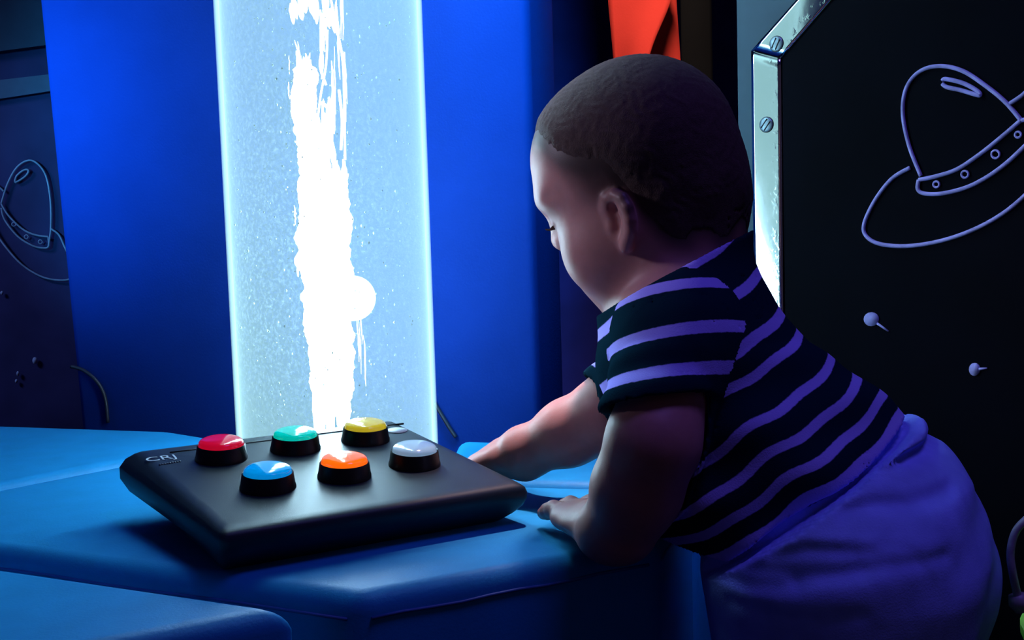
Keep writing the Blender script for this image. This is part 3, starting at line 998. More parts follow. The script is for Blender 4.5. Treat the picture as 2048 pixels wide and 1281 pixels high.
def surface_nets(G):
    F = G.F; n = np.array(F.shape)
    S = F < 0
    c = [(i, j, k) for i in (0, 1) for j in (0, 1) for k in (0, 1)]
    anyv = np.zeros(tuple(n - 1), bool); allv = np.ones(tuple(n - 1), bool)
    for (i, j, k) in c:
        s = S[i:n[0] - 1 + i, j:n[1] - 1 + j, k:n[2] - 1 + k]
        anyv |= s; allv &= s
    act = anyv & ~allv
    I = np.argwhere(act)
    idx = np.full(act.shape, -1, np.int64); idx[act] = np.arange(len(I))
    val = np.stack([F[I[:, 0] + i, I[:, 1] + j, I[:, 2] + k] for (i, j, k) in c], 1).astype(np.float64)
    pos = np.zeros((len(I), 3)); cnt = np.zeros(len(I))
    for a in range(8):
        for b in range(a + 1, 8):
            da = np.array(c[b]) - np.array(c[a])
            if np.abs(da).sum() != 1: continue
            va, vb = val[:, a], val[:, b]
            mk = (va < 0) != (vb < 0)
            t = np.where(mk, va / np.where(mk, va - vb, 1), 0)
            pos += np.where(mk[:, None], np.array(c[a]) + t[:, None] * da, 0); cnt += mk
    pos = pos / cnt[:, None] + I
    V = G.lo + pos * G.h
    quads = []
    for ax in range(3):
        o1, o2 = [(1, 2), (2, 0), (0, 1)][ax]
        s0 = [slice(None)] * 3; s1 = [slice(None)] * 3
        s0[ax] = slice(0, n[ax] - 1); s1[ax] = slice(1, n[ax])
        cr = S[tuple(s0)] != S[tuple(s1)]
        E = np.argwhere(cr)
        ok = (E[:, o1] > 0) & (E[:, o2] > 0) & (E[:, o1] < n[o1] - 1) & (E[:, o2] < n[o2] - 1)
        E = E[ok]
        def at(d1, d2):
            q = E.copy(); q[:, o1] += d1; q[:, o2] += d2
            return idx[q[:, 0], q[:, 1], q[:, 2]]
        Q = np.stack([at(-1, -1), at(0, -1), at(0, 0), at(-1, 0)], 1)
        inside0 = S[tuple(E.T)]
        Q[~inside0] = Q[~inside0][:, ::-1]
        quads.append(Q)
    Q = np.concatenate(quads)
    return V, Q[(Q >= 0).all(1)]


def relax(V, Q, it=2, lam=0.4):
    E = np.concatenate([Q[:, [0, 1]], Q[:, [1, 2]], Q[:, [2, 3]], Q[:, [3, 0]]])
    A = np.concatenate([E[:, 0], E[:, 1]]); B = np.concatenate([E[:, 1], E[:, 0]])
    deg = np.bincount(A, minlength=len(V)).astype(float)[:, None]; deg[deg == 0] = 1
    for i in range(it):
        for l in (lam, -lam * 1.04):
            acc = np.stack([np.bincount(A, weights=V[B, k], minlength=len(V)) for k in range(3)], 1)
            V = V + l * (acc / deg - V)
    return V


def mesh_from(name, V, Q, mat, parent=None):
    me = bpy.data.meshes.new(name)
    me.vertices.add(len(V)); me.vertices.foreach_set('co', V.astype(np.float32).ravel())
    me.loops.add(len(Q) * 4); me.loops.foreach_set('vertex_index', Q.astype(np.int32).ravel())
    me.polygons.add(len(Q)); me.polygons.foreach_set('loop_start', np.arange(0, len(Q) * 4, 4, dtype=np.int32))
    me.update(calc_edges=True); me.validate()
    return link_mesh(name, me, mat, parent, True)


def keep_big(V, Q, frac=0.02):
    """drop stray crumbs"""
    lab = np.arange(len(V))
    E = np.concatenate([Q[:, [0, 1]], Q[:, [1, 2]], Q[:, [2, 3]], Q[:, [3, 0]]])
    while True:
        m0 = np.minimum(lab[E[:, 0]], lab[E[:, 1]])
        new = lab.copy(); np.minimum.at(new, E[:, 0], m0); np.minimum.at(new, E[:, 1], m0)
        new = new[new]
        if (new == lab).all(): break
        lab = new
    cnt = np.bincount(lab, minlength=len(V))
    good = cnt[lab] >= frac * len(V)
    mp = np.full(len(V), -1); mp[good] = np.arange(good.sum())
    return V[good], mp[Q[good[Q].all(1)]]


def sstep(a, b, x):
    t = np.clip((x - a) / (b - a), 0, 1); return t * t * (3 - 2 * t)


# --- frames
YAW, PIT = math.radians(17), math.radians(25)
ZU = np.array([0, 0, 1.0])
FB = np.array([-math.cos(YAW), math.sin(YAW), 0]); LB = np.cross(ZU, FB)
HX = math.cos(PIT) * FB - math.sin(PIT) * ZU; HY = LB; HZ = math.sin(PIT) * FB + math.cos(PIT) * ZU
HR = np.stack([HX, HY, HZ])                       # rows: world -> head axes
HO = W(1287, 425, 0.82)


def hd(x, y, z): return HO + HX * x + HY * y + HZ * z


def he(c, rad, k=0.012, op='+', rot=None): return ell(hd(*c), rad, HR if rot is None else rot @ HR, k, op)


# --- skeleton
C0 = W(1358, 612, 0.812); C1 = W(1392, 705, 0.808); C2 = W(1512, 880, 0.795); C3 = W(1590, 985, 0.788); PV = W(1680, 1110, 0.782)
SN = C0 * 0.4 + C1 * 0.6 + LB * 0.058; SF = C0 * 0.4 + C1 * 0.6 - LB * 0.060
EN = W(1306, 885, 0.712); WN = W(1246, 1058, 0.732)
EF = W(1222, 826, 0.862); WF = W(1052, 906, 0.892)

head = [
    he((-0.014, 0, 0.040), (0.070, 0.064, 0.0655), 0.01),
    he((0.016, 0, 0.046), (0.042, 0.053, 0.046), 0.02),
    he((0.016, 0, 0.000), (0.043, 0.052, 0.056), 0.02),
    he((-0.005, 0, -0.016), (0.046, 0.052, 0.040), 0.025),
    he((0.033, 0.027, -0.015), (0.028, 0.027, 0.029), 0.016),
    he((0.033, -0.027, -0.015), (0.028, 0.027, 0.029), 0.016),
    he((0.042, 0, -0.030), (0.020, 0.022, 0.018), 0.014),
    he((0.040, 0, -0.0455), (0.0150, 0.017, 0.0135), 0.012),
    he((0.049, 0, 0.036), (0.013, 0.038, 0.010), 0.016),
]
for s_ in (1, -1):
    head += [he((0.0700, 0.0205 * s_, 0.0215), (0.012, 0.013, 0.0085), 0.010, '-'),
             he((0.0470, 0.0205 * s_, 0.0210), (0.0115, 0.0125, 0.0105), 0.004),
             cap(hd(0.0585, 0.010 * s_, 0.0195), hd(0.0550, 0.031 * s_, 0.0190), 0.0014, 0.0010, 0.002)]
head += [
    cap(hd(0.053, 0, 0.026), hd(0.0632, 0, 0.0095), 0.0055, 0.0070, 0.010),
    he((0.0605, 0.0068, 0.0065), (0.0060, 0.0050, 0.0050), 0.005), he((0.0605, -0.0068, 0.0065), (0.0060, 0.0050, 0.0050), 0.005),
    cap(hd(0.0560, 0.012, -0.0180), hd(0.0600, 0, -0.0160), 0.0034, 0.0046, 0.004), cap(hd(0.0560, -0.012, -0.0180), hd(0.0600, 0, -0.0160), 0.0034, 0.0046, 0.004),
    cap(hd(0.0540, 0.010, -0.0245), hd(0.0575, 0, -0.0255), 0.0034, 0.0050, 0.004), cap(hd(0.0540, -0.010, -0.0245), hd(0.0575, 0, -0.0255), 0.0034, 0.0050, 0.004),
]
# ears
def ear(s_):
    back = math.radians(14)
    ez = math.cos(back) * HZ - math.sin(back) * HX
    ex0 = math.cos(back) * HX + math.sin(back) * HZ
    out = HY * s_; fl = math.radians(36)
    ex = math.cos(fl) * ex0 - math.sin(fl) * out      # towards the face, tucked in
    ey = math.cos(fl) * out + math.sin(fl) * ex0
    c = hd(0.004, 0.0590 * s_, -0.003)
    P = lambda a, b, o=0.0: c + ex * a + ez * b * 0.82 + ey * o
    Rm = np.stack([ex, ey, ez])
    L = [ell(P(0.000, 0.001, 0.0005), (0.0125, 0.0050, 0.0158), Rm, 0.006)]
    L.append(ell(P(0.001, -0.002, 0.0070), (0.0075, 0.0060, 0.0110), Rm, 0.003, '-'))
    L.append(ell(P(0.001, 0.0105, 0.0060), (0.0060, 0.0045, 0.0050), Rm, 0.003, '-'))
    rim = [(0.0085, 0.0060, 0.002), (0.0100, 0.0130, 0.0035), (0.0060, 0.0195, 0.0045), (-0.0015, 0.0210, 0.0050), (-0.0085, 0.0165, 0.0055), (-0.0118, 0.0080, 0.0060), (-0.0115, -0.0020, 0.0058), (-0.0085, -0.0100, 0.0045), (-0.0040, -0.0160, 0.0035), (0.0000, -0.0215, 0.0030)]
    rr = [0.0022, 0.0029, 0.0031, 0.0031, 0.0032, 0.0032, 0.0031, 0.0031, 0.0036, 0.0046]
    for q in range(len(rim) - 1):
        L.append(cap(P(*rim[q]), P(*rim[q + 1]), rr[q], rr[q + 1], 0.0045))
    ah = [(-0.0030, 0.0120, 0.0040), (-0.0058, 0.0050, 0.0048), (-0.0055, -0.0050, 0.0045), (-0.001, -0.0110, 0.0035)]
    for q in range(3): L.append(cap(P(*ah[q]), P(*ah[q + 1]), 0.0022, 0.0022, 0.003))
    L.append(ell(P(0.0095, -0.0030, 0.0030), (0.0032, 0.0030, 0.0040), Rm, 0.003))
    return L, P


earL, EP = ear(1); earR, _ = ear(-1)
head += earL + earR

torso = [
    cap(hd(-0.034, 0, -0.010), C0, 0.039, 0.042, 0.03, LB, 1.05),
    cap(C0, C1, 0.042, 0.052, 0.03, LB, 1.2),
    cap(C1, C2, 0.052, 0.062, 0.03, LB, 1.1),
    cap(C2, C3, 0.062, 0.070, 0.03, LB, 1.05),
    cap(C3, PV, 0.070, 0.074, 0.03, LB, 1.05),
    cap(C0 * 0.4 + C1 * 0.6, SN, 0.036, 0.033, 0.03), cap(C0 * 0.4 + C1 * 0.6, SF, 0.036, 0.033, 0.03),
]
arms = [
    cap(SN, EN, 0.0290, 0.0275, 0.02), cap(EN, EN * 0.45 + WN * 0.55, 0.0285, 0.0275, 0.010), cap(EN * 0.45 + WN * 0.55, WN, 0.0275, 0.0225, 0.010),
    cap(SF, EF, 0.0310, 0.0285, 0.02), cap(EF, EF * 0.5 + WF * 0.5, 0.0280, 0.0245, 0.010), cap(EF * 0.5 + WF * 0.5, WF, 0.0245, 0.0175, 0.010),
]
HIPN = PV + LB * 0.042 - ZU * 0.03 + FB * 0.0; HIPF = PV - LB * 0.042 - ZU * 0.03
FN = np.array([HIPN[0] + 0.004, HIPN[1] - 0.004, 0.045]); FFt = np.array([HIPF[0] + 0.030, HIPF[1] + 0.0, 0.045])
KN = (HIPN + FN) / 2 + FB * 0.012; KF = (HIPF + FFt) / 2 + FB * 0.010
legs = []
for (h_, k_, f_) in ((HIPN, KN, FN), (HIPF, KF, FFt)):
    legs += [cap(h_, k_, 0.056, 0.042, 0.025), cap(k_, f_, 0.041, 0.029, 0.02), cap(f_ - ZU * 0.022 - FB * 0.012, f_ - ZU * 0.026 + FB * 0.055, 0.020, 0.018, 0.015, None, 1.0),
             cap(f_ - ZU * 0.028 + FB * 0.05, f_ - ZU * 0.031 + FB * 0.072, 0.016, 0.013, 0.01)]


def sd_list(prims, P):
    d = np.full(len(P), 1.0)
    for p in prims: d = smin(d, prim_sd(p, P), p['k'])
    return d


def hand(wr, d, t, up, palm_len, base_w, fingers, thumb, th=0.0105):
    """wr wrist centre; d towards the fingers, t towards the thumb side, up = back of the hand"""
    d, t, up = nrm(d), nrm(t), nrm(up)
    Rm = np.stack([d, t, up])
    L = [cap(wr, wr + d * 0.018, 0.0205, 0.0165, 0.012)]
    L.append(ell(wr + d * (palm_len * 0.58), (palm_len * 0.58, base_w * 0.60, th), Rm, 0.010))
    L.append(ell(wr + d * (palm_len * 0.80), (palm_len * 0.30, base_w * 0.62, th * 0.85), Rm, 0.008))
    L.append(ell(wr + d * (palm_len * 0.40) + t * base_w * 0.30 - up * 0.002, (palm_len * 0.40, 0.012, th * 0.95), Rm, 0.008))
    nails = []
    for (off, spread, seg, lift) in fingers:
        p = wr + d * (palm_len * 0.94) + t * off
        fd = nrm(d + t * spread)
        rads = [0.0066, 0.0062, 0.0057, 0.0048]
        for q in range(3):
            v = nrm(fd + up * lift[q]); p2 = p + v * seg[q]
            L.append(cap(p, p2, rads[q], rads[q + 1], 0.0025 if q else 0.005))
            p = p2
        nails.append((p, nrm(fd + up * lift[2]), up))
    p = wr + d * (palm_len * 0.34) + t * base_w * 0.42
    for q, (v, s_, r0, r1) in enumerate(thumb):
        p2 = p + nrm(d * v[0] + t * v[1] + up * v[2]) * s_
        L.append(cap(p, p2, r0, r1, 0.007 if q == 0 else 0.003)); p = p2
    return L, nails


# near hand lies flat on the podium, fingers pointing away from the viewer
tipn = on_top(1116, 1010)
hw = np.array([WN[0], WN[1], PZ + 0.0165]) + np.array([-0.010, 0.010, 0])
dN = nrm([tipn[0] - hw[0], tipn[1] - hw[1], 0]); tN = np.cross(dN, ZU)
nearh, nailN = hand(hw, dN, tN, ZU, 0.050, 0.044,
    [(0.0185, 0.10, (0.015, 0.011, 0.009), (-0.02, -0.28, -0.30)), (0.0065, 0.02, (0.017, 0.012, 0.010), (0.10, -0.30, -0.42)), (-0.0062, -0.10, (0.016, 0.012, 0.009), (0.12, -0.34, -0.45)), (-0.0178, -0.24, (0.013, 0.009, 0.008), (0.04, -0.36, -0.40))],
    [((0.75, 0.65, 0.05), 0.020, 0.0088, 0.0075), ((0.95, 0.25, -0.08), 0.015, 0.0074, 0.0064), ((1.0, 0.0, -0.15), 0.010, 0.0064, 0.0052)])
# far hand reaches behind the console's right edge
dF = nrm([-0.66, 0.68, -0.28]); upF = nrm(ZU + 0.25 * dF); upF = nrm(upF - dF * np.dot(upF, dF)); tF = np.cross(upF, dF)
farh, nailF = hand(WF + dF * 0.004, dF, tF, upF, 0.042, 0.040,
    [(0.0165, 0.16, (0.014, 0.010, 0.009), (-0.15, -0.55, -0.8)), (0.0055, 0.05, (0.016, 0.011, 0.009), (-0.15, -0.6, -0.9)), (-0.0055, -0.06, (0.015, 0.011, 0.009), (-0.15, -0.6, -0.9)), (-0.0160, -0.18, (0.012, 0.009, 0.008), (-0.2, -0.6, -0.8))],
    [((0.9, 0.25, -0.15), 0.018, 0.0082, 0.0070), ((0.95, 0.0, -0.30), 0.013, 0.0068, 0.0058), ((0.95, -0.1, -0.35), 0.009, 0.0058, 0.0048)])

body_prims = torso + arms + legs + head + nearh + farh
GB = fill(Grid((-0.085, 0.60, -0.005), (0.375, 0.985, 0.725), 0.0015), body_prims)
Vb, Qb = keep_big(*surface_nets(GB)); Vb = relax(Vb, Qb, 2)
del GB


def skin_material():
    mt = pbr('child_skin', (0.53, 0.26, 0.24), 0.48, 0.05, 120, 0.12, 1600, 0.35, sss=0.45, attr='tint')
    return mt


M['skin'] = skin_material()
person = mesh_from('person', Vb, Qb, M['skin'])
tag(person, 'small child in striped navy shirt and pale trousers leaning over the podium past the console', 'person')

# skin tones: scalp under the hair, lips, cheeks, brows, nails
Lc = (Vb - HO) @ HR.T
base = np.tile(np.array([0.53, 0.26, 0.24]), (len(Vb), 1))
ishead = (Lc[:, 2] > -0.07) & (np.linalg.norm(Lc - np.array([-0.01, 0, 0.03]), axis=1) < 0.125)


def hairline(L):
    g_ = np.interp(L[:, 0], [-0.10, -0.055, -0.026, -0.010, 0.002, 0.014, 0.026, 0.038, 0.050, 0.070], [-0.050, -0.052, -0.044, -0.020, 0.014, 0.024, 0.036, 0.056, 0.076, 0.100])
    return L[:, 2] - g_


def wob(L):
    return 0.004 * np.sin(L[:, 0] * 170 + L[:, 1] * 90) + 0.003 * np.sin(L[:, 1] * 210 + L[:, 2] * 130)


hl = hairline(Lc) + wob(Lc)
def mixc(mask, col):
    global base
    mk = np.clip(mask, 0, 1)[:, None]
    base = base * (1 - mk) + np.array(col) * mk


EC = HO + HX * -0.006 + HY * 0.0585 + HZ * -0.004
dE = sd_list(earL[:1] + earR[:1], Vb)
ear_m = 1.0 - sstep(-0.001, 0.006, dE)
_unused = (np.abs(Lc[:, 1]) > 0.0565) & (np.abs(Lc[:, 0] - 0.005) < 0.022) & (np.abs(Lc[:, 2] + 0.004) < 0.03)
mixc(ishead * (1 - ear_m) * sstep(-0.020, 0.018, hl) * 1.0, (0.080, 0.050, 0.048))
blob = lambda c, r: np.exp(-(((Lc - np.array(c)) / np.array(r)) ** 2).sum(1))
for s_ in (1, -1):
    mixc(blob((0.055, 0.032 * s_, -0.018), (0.02, 0.016, 0.014)) * 0.35, (0.62, 0.22, 0.21))
    mixc(blob((0.062, 0.021 * s_, 0.036), (0.02, 0.013, 0.0025)) * 0.45, (0.22, 0.14, 0.11))
    mixc(blob((0.0600, 0.021 * s_, 0.0175), (0.006, 0.012, 0.0018)) * 0.8, (0.06, 0.04, 0.04))
mixc(blob((0.062, 0, -0.024), (0.02, 0.012, 0.0062)) * 0.6, (0.55, 0.17, 0.17))
for (p, v, up) in nailN + nailF:
    q = Vb - (p + up * 0.004)
    dd2 = (q * q).sum(1)
    mixc(np.exp(-dd2 / 0.0032 ** 2) * 0.6, (0.66, 0.34, 0.31))
# warmth of hands and elbows
at_ = person.data.attributes.new('tint', 'FLOAT_COLOR', 'POINT')
at_.data.foreach_set('color', np.concatenate([base, np.ones((len(base), 1))], 1).astype(np.float32).ravel())

# --- hair: short cap that thins out to nothing at the hairline
GH = fill(Grid(HO - 0.125, HO + 0.16, 0.0018), head[:len(head) - len(earL) - len(earR)] + torso[:1])
sl, X = GH.sub(HO - 1, HO + 1)
Lh = ((X - HO) @ HR.T).reshape(-1, 3)
hh = (hairline(Lh) + wob(Lh)).reshape(GH.F.shape)
fz = (np.sin(Lh[:, 0] * 900 + 3 * np.sin(Lh[:, 2] * 300)) * np.sin(Lh[:, 1] * 800 + 2 * np.sin(Lh[:, 0] * 260))).reshape(GH.F.shape)
thick = np.where(hh > 0.012, -0.0008 + 0.0030 * sstep(0.016, 0.050, hh) + 0.0005 * fz * sstep(0.01, 0.03, hh), -0.004)
GH.F = np.maximum(GH.F - thick, -(GH.F + 0.003)).astype(np.float32)
GH.F = np.maximum(GH.F, (-(hh + 0.006)).astype(np.float32))
Vh, Qh = keep_big(*surface_nets(GH), frac=0.1); Vh = relax(Vh, Qh, 2)
M['hair'] = pbr('short_dark_hair', (0.080, 0.050, 0.048), 0.75, 0.18, 500, 0.5, 1500, 0.2, bdist=0.001)
mesh_from('hair', Vh, Qh, M['hair'], person)
del GH, X, Lh

# eyelashes, one row per eye
for s_ in (1, -1):
    bag = Bag()
    bag.add(tube_arrays([hd(0.0588 - 0.004 * abs(q - 3) / 8, (0.0125 + 0.0165 * q / 8) * s_, 0.0183) for q in range(9)], 0.0005, 5))
    for q in range(9):
        p = hd(0.0588 - 0.004 * abs(q - 3) / 8, (0.0125 + 0.0165 * q / 8) * s_, 0.0183)
        bag.add(tube_arrays([p, p + HX * 0.0040 - HZ * 0.0012, p + HX * 0.0065 + HZ * 0.0004 + HY * s_ * 0.001], [0.00045, 0.00035, 0.00012], 5))
    bag.build('eyelashes', M['hair'], person)

# --- shirt
def plane_fn(px, py, d, npx):
    """signed distance to a plane that contains the child's sideways axis; npx = outward direction in the picture (right, down)"""
    o_ = W(px, py, d)
    n_ = _R * npx[0] - _U * npx[1]; n_ = nrm(n_ - LB * np.dot(n_, LB))
    return lambda X: (X - o_) @ n_


T0 = W(1352, 596, 0.814); T1 = W(1384, 728, 0.806); T2 = W(1500, 908, 0.794); T3 = W(1578, 988, 0.788); T4 = W(1640, 1050, 0.786)
sh_torso = [cap(hd(-0.034, 0, -0.016), T0, 0.041, 0.044, 0.02, LB, 1.06), cap(T0, T1, 0.044, 0.0590, 0.03, LB, 1.15), cap(T1, T2, 0.0590, 0.0750, 0.03, LB, 1.06), cap(T2, T3, 0.0750, 0.0840, 0.03, LB, 1.02), cap(T3, T4, 0.0840, 0.0880, 0.03, LB, 1.0),
            cap(C0 * 0.4 + C1 * 0.6, SN, 0.042, 0.037, 0.03), cap(C0 * 0.4 + C1 * 0.6, SF, 0.044, 0.040, 0.03)]
CN = W(1312, 808, 0.722); CF = W(1226, 812, 0.862)
nN_ = nrm(np.cross(nrm(_R * 0.985 + _U * 0.15), nrm(LB + ZU * 0.28)))
if nN_[2] > 0: nN_ = -nN_
axN = nrm(CN - SN); axF = nrm(CF - SF)
sh_sn = [cap(SN - axN * 0.008, CN + axN * 0.03, 0.0375, 0.0315, 0.015)]
sh_sf = [cap(SF - axF * 0.005, CF + axF * 0.03, 0.0370, 0.0315, 0.015)]
lo_s = np.array([-0.01, 0.60, 0.36]); hi_s = np.array([0.34, 0.98, 0.66])
hs = 0.0018
GT = fill(Grid(lo_s, hi_s, hs), sh_torso); GN = fill(Grid(lo_s, hi_s, hs), sh_sn); GF = fill(Grid(lo_s, hi_s, hs), sh_sf)
GBd = fill(Grid(lo_s, hi_s, hs), torso + arms + legs + head[:9])
_, X = GT.sub(lo_s - 1, hi_s + 1)
hem = plane_fn(1582, 984, 0.788, (0.60, 0.80)); neck = plane_fn(1352, 546, 0.81, (-0.50, -0.87))
sx = (X @ _R); lat = X @ LB
sax = plane_fn(1400, 640, 0.80, (0.60, 0.80))(X)        # metres down the trunk
frn = X @ nrm(_R * -0.8 - _U * 0.6)                        # back to belly
# soft folds that run down the trunk and across the belly
fold = 0.0022 * np.sin(frn * 95 + sax * 28 + 1.0) * sstep(0.02, 0.08, sax) + 0.0012 * np.sin(sax * 150 + frn * 40 + lat * 25)
fold += 0.0030 * np.exp(-((frn * 1.0 - sax * 0.15 - (frn.mean() + 0.005)) / 0.006) ** 2) * sstep(0.05, 0.1, sax) * 0
FT = np.maximum(GT.F - fold.astype(np.float32), GBd.F - 0.0042)
FT = np.where(GT.F < 0.05, np.minimum(GT.F - fold, GBd.F - 0.0040 + np.maximum(0, GT.F - 0.006)), GT.F)
hemw = hem(X) + 0.002 * np.sin(frn * 60)
FT = np.maximum(FT, hemw)
sN = (X - CN) @ nN_; sF = (X - CF) @ axF
wrN = 0.0012 * np.sin(sN * 210 + lat * 60)
FN_ = np.maximum(GN.F - wrN, sN); FF_ = np.maximum(GF.F - 0.001 * np.sin(sF * 200 + lat * 50), sF)
FA = smin(smin(FT, FN_, 0.006), FF_, 0.006)
FA = np.maximum(FA, neck(X))
inner = np.minimum(GBd.F - 0.0012, 9)
inner = np.minimum(inner, np.where(sN > -0.012, np.minimum(GN.F + 0.0028, 9), 9))
inner = np.minimum(inner, np.where(sF > -0.012, np.minimum(GF.F + 0.0028, 9), 9))
inner = np.minimum(inner, np.where(hemw > -0.012, GT.F - fold + 0.003, 9))
GT.F = np.maximum(FA, -inner).astype(np.float32)
Vs, Qs = keep_big(*surface_nets(GT), frac=0.05); Vs = relax(Vs, Qs, 2)


# knitted stripes: each white band at its own place along trunk or sleeve
def bands(s, centres, half):
    d = np.full(len(s), 1.0)
    for c_, h_ in zip(centres, half): d = np.minimum(d, np.abs(s - c_) - h_)
    return d


dT = sd_list(sh_torso[:5], Vs); dN_ = sd_list(sh_sn, Vs); dF_ = sd_list(sh_sf, Vs)
svt = plane_fn(1400, 640, 0.80, (0.60, 0.80))(Vs)
fv = Vs @ nrm(_R * -0.8 - _U * 0.6)
wv = 0.0016 * np.sin(fv * 75 + 0.8) + 0.0010 * np.sin(fv * 150)
pxm = 2830.0
tc = [(v - (1400 * 0.6 + 640 * 0.8)) / pxm for v in (1172, 1259, 1350, 1434, 1487, 1560, 1616, 1666, 1715)]
bt = bands(svt + wv, tc, [0.0034, 0.0036, 0.0036, 0.0038, 0.0032, 0.0030, 0.0030, 0.0030, 0.0040])
bn = bands((Vs - CN) @ nN_, [-0.0150, -0.0410, -0.0730], [0.0040] * 3)
bf = bands((Vs - CF) @ axF, [-0.0125, -0.0430, -0.0740], [0.0040] * 3)
st_ = np.where((dN_ < dT) & (dN_ < dF_), bn, np.where(dF_ < dT, bf, bt))


def shirt_material():
    mt, nt, out = new_mat('striped_knit')
    at = nt.nodes.new('ShaderNodeAttribute'); at.attribute_name = 'stripe'
    mr = nt.nodes.new('ShaderNodeMapRange'); mr.inputs['From Min'].default_value = 0.0005; mr.inputs['From Max'].default_value = -0.0003
    n0 = noise_node(nt, 300, 2.0)
    ad = nt.nodes.new('ShaderNodeMath'); ad.operation = 'MULTIPLY_ADD'; ad.inputs[1].default_value = 0.0010
    sub = nt.nodes.new('ShaderNodeMath'); sub.operation = 'SUBTRACT'; sub.inputs[1].default_value = 0.5
    nt.links.new(n0.outputs['Fac'], sub.inputs[0]); nt.links.new(sub.outputs['Value'], ad.inputs[0]); nt.links.new(at.outputs['Fac'], ad.inputs[2])
    nt.links.new(ad.outputs['Value'], mr.inputs['Value'])
    d = nt.nodes.new('ShaderNodeBsdfDiffuse'); wht = nt.nodes.new('ShaderNodeBsdfDiffuse')
    d.inputs['Color'].default_value = (0.006, 0.028, 0.046, 1); wht.inputs['Color'].default_value = (*FLUO, 1)
    n2 = noise_node(nt, 900, 2.0)
    bp_ = nt.nodes.new('ShaderNodeBump'); bp_.inputs['Strength'].default_value = 0.4; bp_.inputs['Distance'].default_value = 0.0006
    nt.links.new(n2.outputs['Fac'], bp_.inputs['Height'])
    nt.links.new(bp_.outputs['Normal'], d.inputs['Normal']); nt.links.new(bp_.outputs['Normal'], wht.inputs['Normal'])
    mx = nt.nodes.new('ShaderNodeMixShader')
    nt.links.new(mr.outputs['Result'], mx.inputs['Fac']); nt.links.new(d.outputs['BSDF'], mx.inputs[1]); nt.links.new(wht.outputs['BSDF'], mx.inputs[2])
    nt.links.new(mx.outputs['Shader'], out.inputs['Surface'])
    return mt


FLUO = (0.50, 0.46, 1.25)
M['shirt'] = shirt_material()
shirt = mesh_from('shirt', Vs, Qs, M['shirt'], person)
shirt['label'] = 'navy shirt with narrow white stripes'
aa = shirt.data.attributes.new('stripe', 'FLOAT', 'POINT'); aa.data.foreach_set('value', st_.astype(np.float32))

# --- trousers
lo_p = np.array([0.06, 0.60, 0.06]); hi_p = np.array([0.375, 0.98, 0.50])
Q0 = W(1648, 950, 0.790); Q1 = W(1680, 1040, 0.786); Q2 = W(1692, 1130, 0.784)
pn = [cap(W(1606, 872, 0.792), Q0, 0.0540, 0.0610, 0.02, LB, 1.08), cap(Q0, Q1, 0.0610, 0.0820, 0.02, LB, 1.08), cap(Q1, Q2, 0.0830, 0.0910, 0.03, LB, 1.02), ]
hN = W(1672, 1150, 0.742); hF = W(1738, 1150, 0.826)
pn += [cap(hN, np.array([KN[0], KN[1], KN[2] + 0.02]), 0.0830, 0.068, 0.03), cap(np.array([KN[0], KN[1], KN[2] + 0.02]), np.array([FN[0], FN[1], 0.06]), 0.068, 0.050, 0.03),
       cap(hF, np.array([KF[0], KF[1], KF[2] + 0.02]), 0.0830, 0.068, 0.03), cap(np.array([KF[0], KF[1], KF[2] + 0.02]), np.array([FFt[0], FFt[1], 0.06]), 0.068, 0.050, 0.03)]
GP = fill(Grid(lo_p, hi_p, 0.002), pn)
_, X = GP.sub(lo_p - 1, hi_p + 1)
o2 = W(1700, 1080, 0.705)
A2d = (X @ FB); Z2d = X[..., 2]
def px2(px, py):
    p = on_plane(px, py, o2, LB); return np.array([np.dot(p, FB), p[2]])
def seg2(poly):
    d = np.full(A2d.shape, 1.0)
    for a_, b_ in zip(poly[:-1], poly[1:]):
        ab = b_ - a_; t = np.clip(((A2d - a_[0]) * ab[0] + (Z2d - a_[1]) * ab[1]) / (ab @ ab), 0, 1)
        d = np.minimum(d, np.hypot(A2d - a_[0] - t * ab[0], Z2d - a_[1] - t * ab[1]))
    return d
disp = np.zeros(A2d.shape)
lt = X @ LB
for (pl_, am, wd) in [([(1470, 1010), (1585, 975), (1660, 952), (1740, 936), (1850, 925), (1890, 925)], -0.0042, 0.0040), ([(1480, 1000), (1590, 962), (1665, 938), (1745, 922), (1850, 908)], 0.0034, 0.0050),
                      ([(1690, 1003), (1750, 995), (1810, 1005), (1900, 1000)], -0.0022, 0.0030), ([(1560, 1062), (1620, 1048), (1690, 1050), (1740, 1056)], 0.0018, 0.0050), ([(1550, 1074), (1620, 1060), (1740, 1066)], -0.0014, 0.0050),
                      ([(1480, 1112), (1590, 1106), (1720, 1100)], -0.0012, 0.0050), ([(1600, 1120), (1760, 1096), (1880, 1100)], -0.0016, 0.0035), ([(1450, 1135), (1500, 1140), (1600, 1128)], -0.0014, 0.0050), ([(1470, 1180), (1600, 1190), (1720, 1180)], -0.0012, 0.005),
                      ([(1690, 880), (1715, 860), (1716, 920)], 0.0026, 0.0045), ([(1740, 850), (1748, 925)], -0.0036, 0.0050), ([(1772, 925), (1812, 878), (1830, 862)], 0.0040, 0.0050), ([(1800, 860), (1770, 900)], -0.0020, 0.0040)]:
    disp += 1.25 * am * np.exp(-(seg2([px2(*q) for q in pl_]) / max(wd, 0.0046)) ** 2)
disp += 0.0012 * np.sin(Z2d * 130 + A2d * 45 + lt * 30) * sstep(0.30, 0.38, Z2d) + 0.0020 * np.sin(A2d * 70 + lt * 50 + Z2d * 12) * (1 - sstep(0.30, 0.40, Z2d))
waist = plane_fn(1790, 829, 0.79, (0.02, -1.0))
FO = np.maximum(GP.F - disp, waist(X) + 0.0015 * np.sin(lt * 120))
FO = np.maximum(FO, 0.075 - Z2d)
GS = fill(Grid(lo_p, hi_p, 0.002), sh_torso[:5])
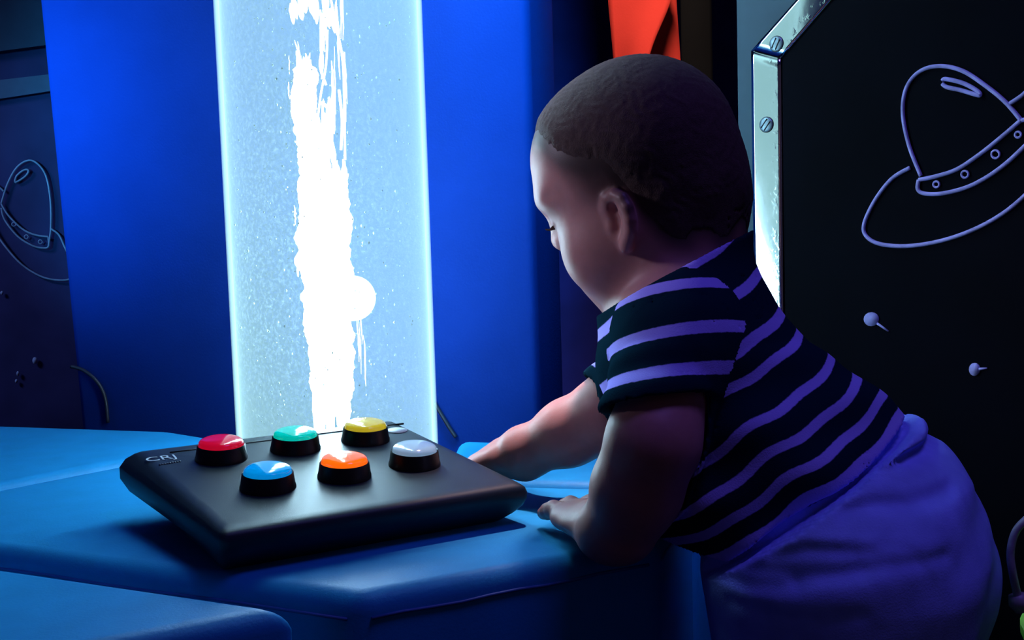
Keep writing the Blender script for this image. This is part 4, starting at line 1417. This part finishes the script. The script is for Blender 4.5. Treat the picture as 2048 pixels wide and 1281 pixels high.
FO = np.where(hem(X) < 0.005, np.maximum(FO, GS.F + 0.007), FO)
GP.F = FO.astype(np.float32)
Vp, Qp = keep_big(*surface_nets(GP), frac=0.05); Vp = relax(Vp, Qp, 2)
M['trousers'] = fluor('pale_cotton', (0.38, 0.52, 1.35), 0.10, 70, 0.35, 800)
tr_ = mesh_from('trousers', Vp, Qp, M['trousers'], person)
tr_['label'] = 'pale cotton trousers'
del GP, GT, GN, GF, GBd, X

# ------------------------------------------------------------------ light
sc = bpy.context.scene
w = bpy.data.worlds.new('dark_room'); sc.world = w; w.use_nodes = True
w.node_tree.nodes['Background'].inputs['Color'].default_value = (0.50, 0.35, 0.75, 1)
w.node_tree.nodes['Background'].inputs['Strength'].default_value = 0.035


def area(name, loc, target, size, power, col, shape='DISK', spread=180):
    L = bpy.data.lights.new(name, 'AREA'); L.shape = shape; L.size = size; L.energy = power; L.color = col; L.spread = math.radians(spread)
    o = bpy.data.objects.new(name, L); COL.objects.link(o); o.location = loc
    d = Vector(target) - Vector(loc); o.rotation_euler = d.to_track_quat('-Z', 'Y').to_euler()
    return o


area('ultraviolet_lamp', (0.50, 0.50, 1.9), (0.25, 0.80, 0.45), 0.5, 4.4, (0.26, 0.16, 1.0))
area('added_blue_wash', (-0.98, 0.72, 0.80), (-0.55, 1.37, 0.74), 0.12, 2.1, (0.04, 0.50, 1.0), spread=42)  # added wash that brightens the left part of the blue panel
area('added_blue_wash', (-1.10, 1.20, 0.95), (-0.76, 1.70, 0.48), 0.15, 0.6, (0.22, 0.40, 1.0), spread=90)  # unseen extra light, put in to lift the far left board
area('added_blue_wash', (0.05, 0.75, 1.45), (0.0, 1.19, 0.75), 0.1, 1.6, (0.02, 0.60, 1.0), spread=30)  # added from above to brighten the panel's right side
area('added_rose_fill', (0.07, 1.06, 1.25), (0.055, 0.87, 0.43), 0.05, 0.20, (1.0, 0.66, 0.72), spread=22)  # added fill for the top of the reaching forearm
area('added_face_fill', (-0.72, 0.80, 0.86), (0.06, 0.84, 0.59), 0.12, 0.075, (0.78, 0.72, 1.0), spread=26)  # invented fill from the left, widens the lit band on the face
area('added_cloth_light', (0.30, 1.25, 1.6), (0.2, 1.62, 0.75), 0.12, 1.2, (1.0, 0.75, 0.6), spread=50)  # added light to make the red cloth bright, no known source

sc.view_settings.view_transform = 'Standard'; sc.view_settings.look = 'None'
sc.view_settings.gamma = 1.0; sc.view_settings.use_curve_mapping = False
sc.view_settings.exposure = 0.0
sc.cycles.transparent_max_bounces = 32
sc.cycles.max_bounces = 8
sc.cycles.diffuse_bounces = 3
sc.cycles.sample_clamp_indirect = 4.0
sc.cycles.use_denoising = True
sc.cycles.caustics_reflective = False
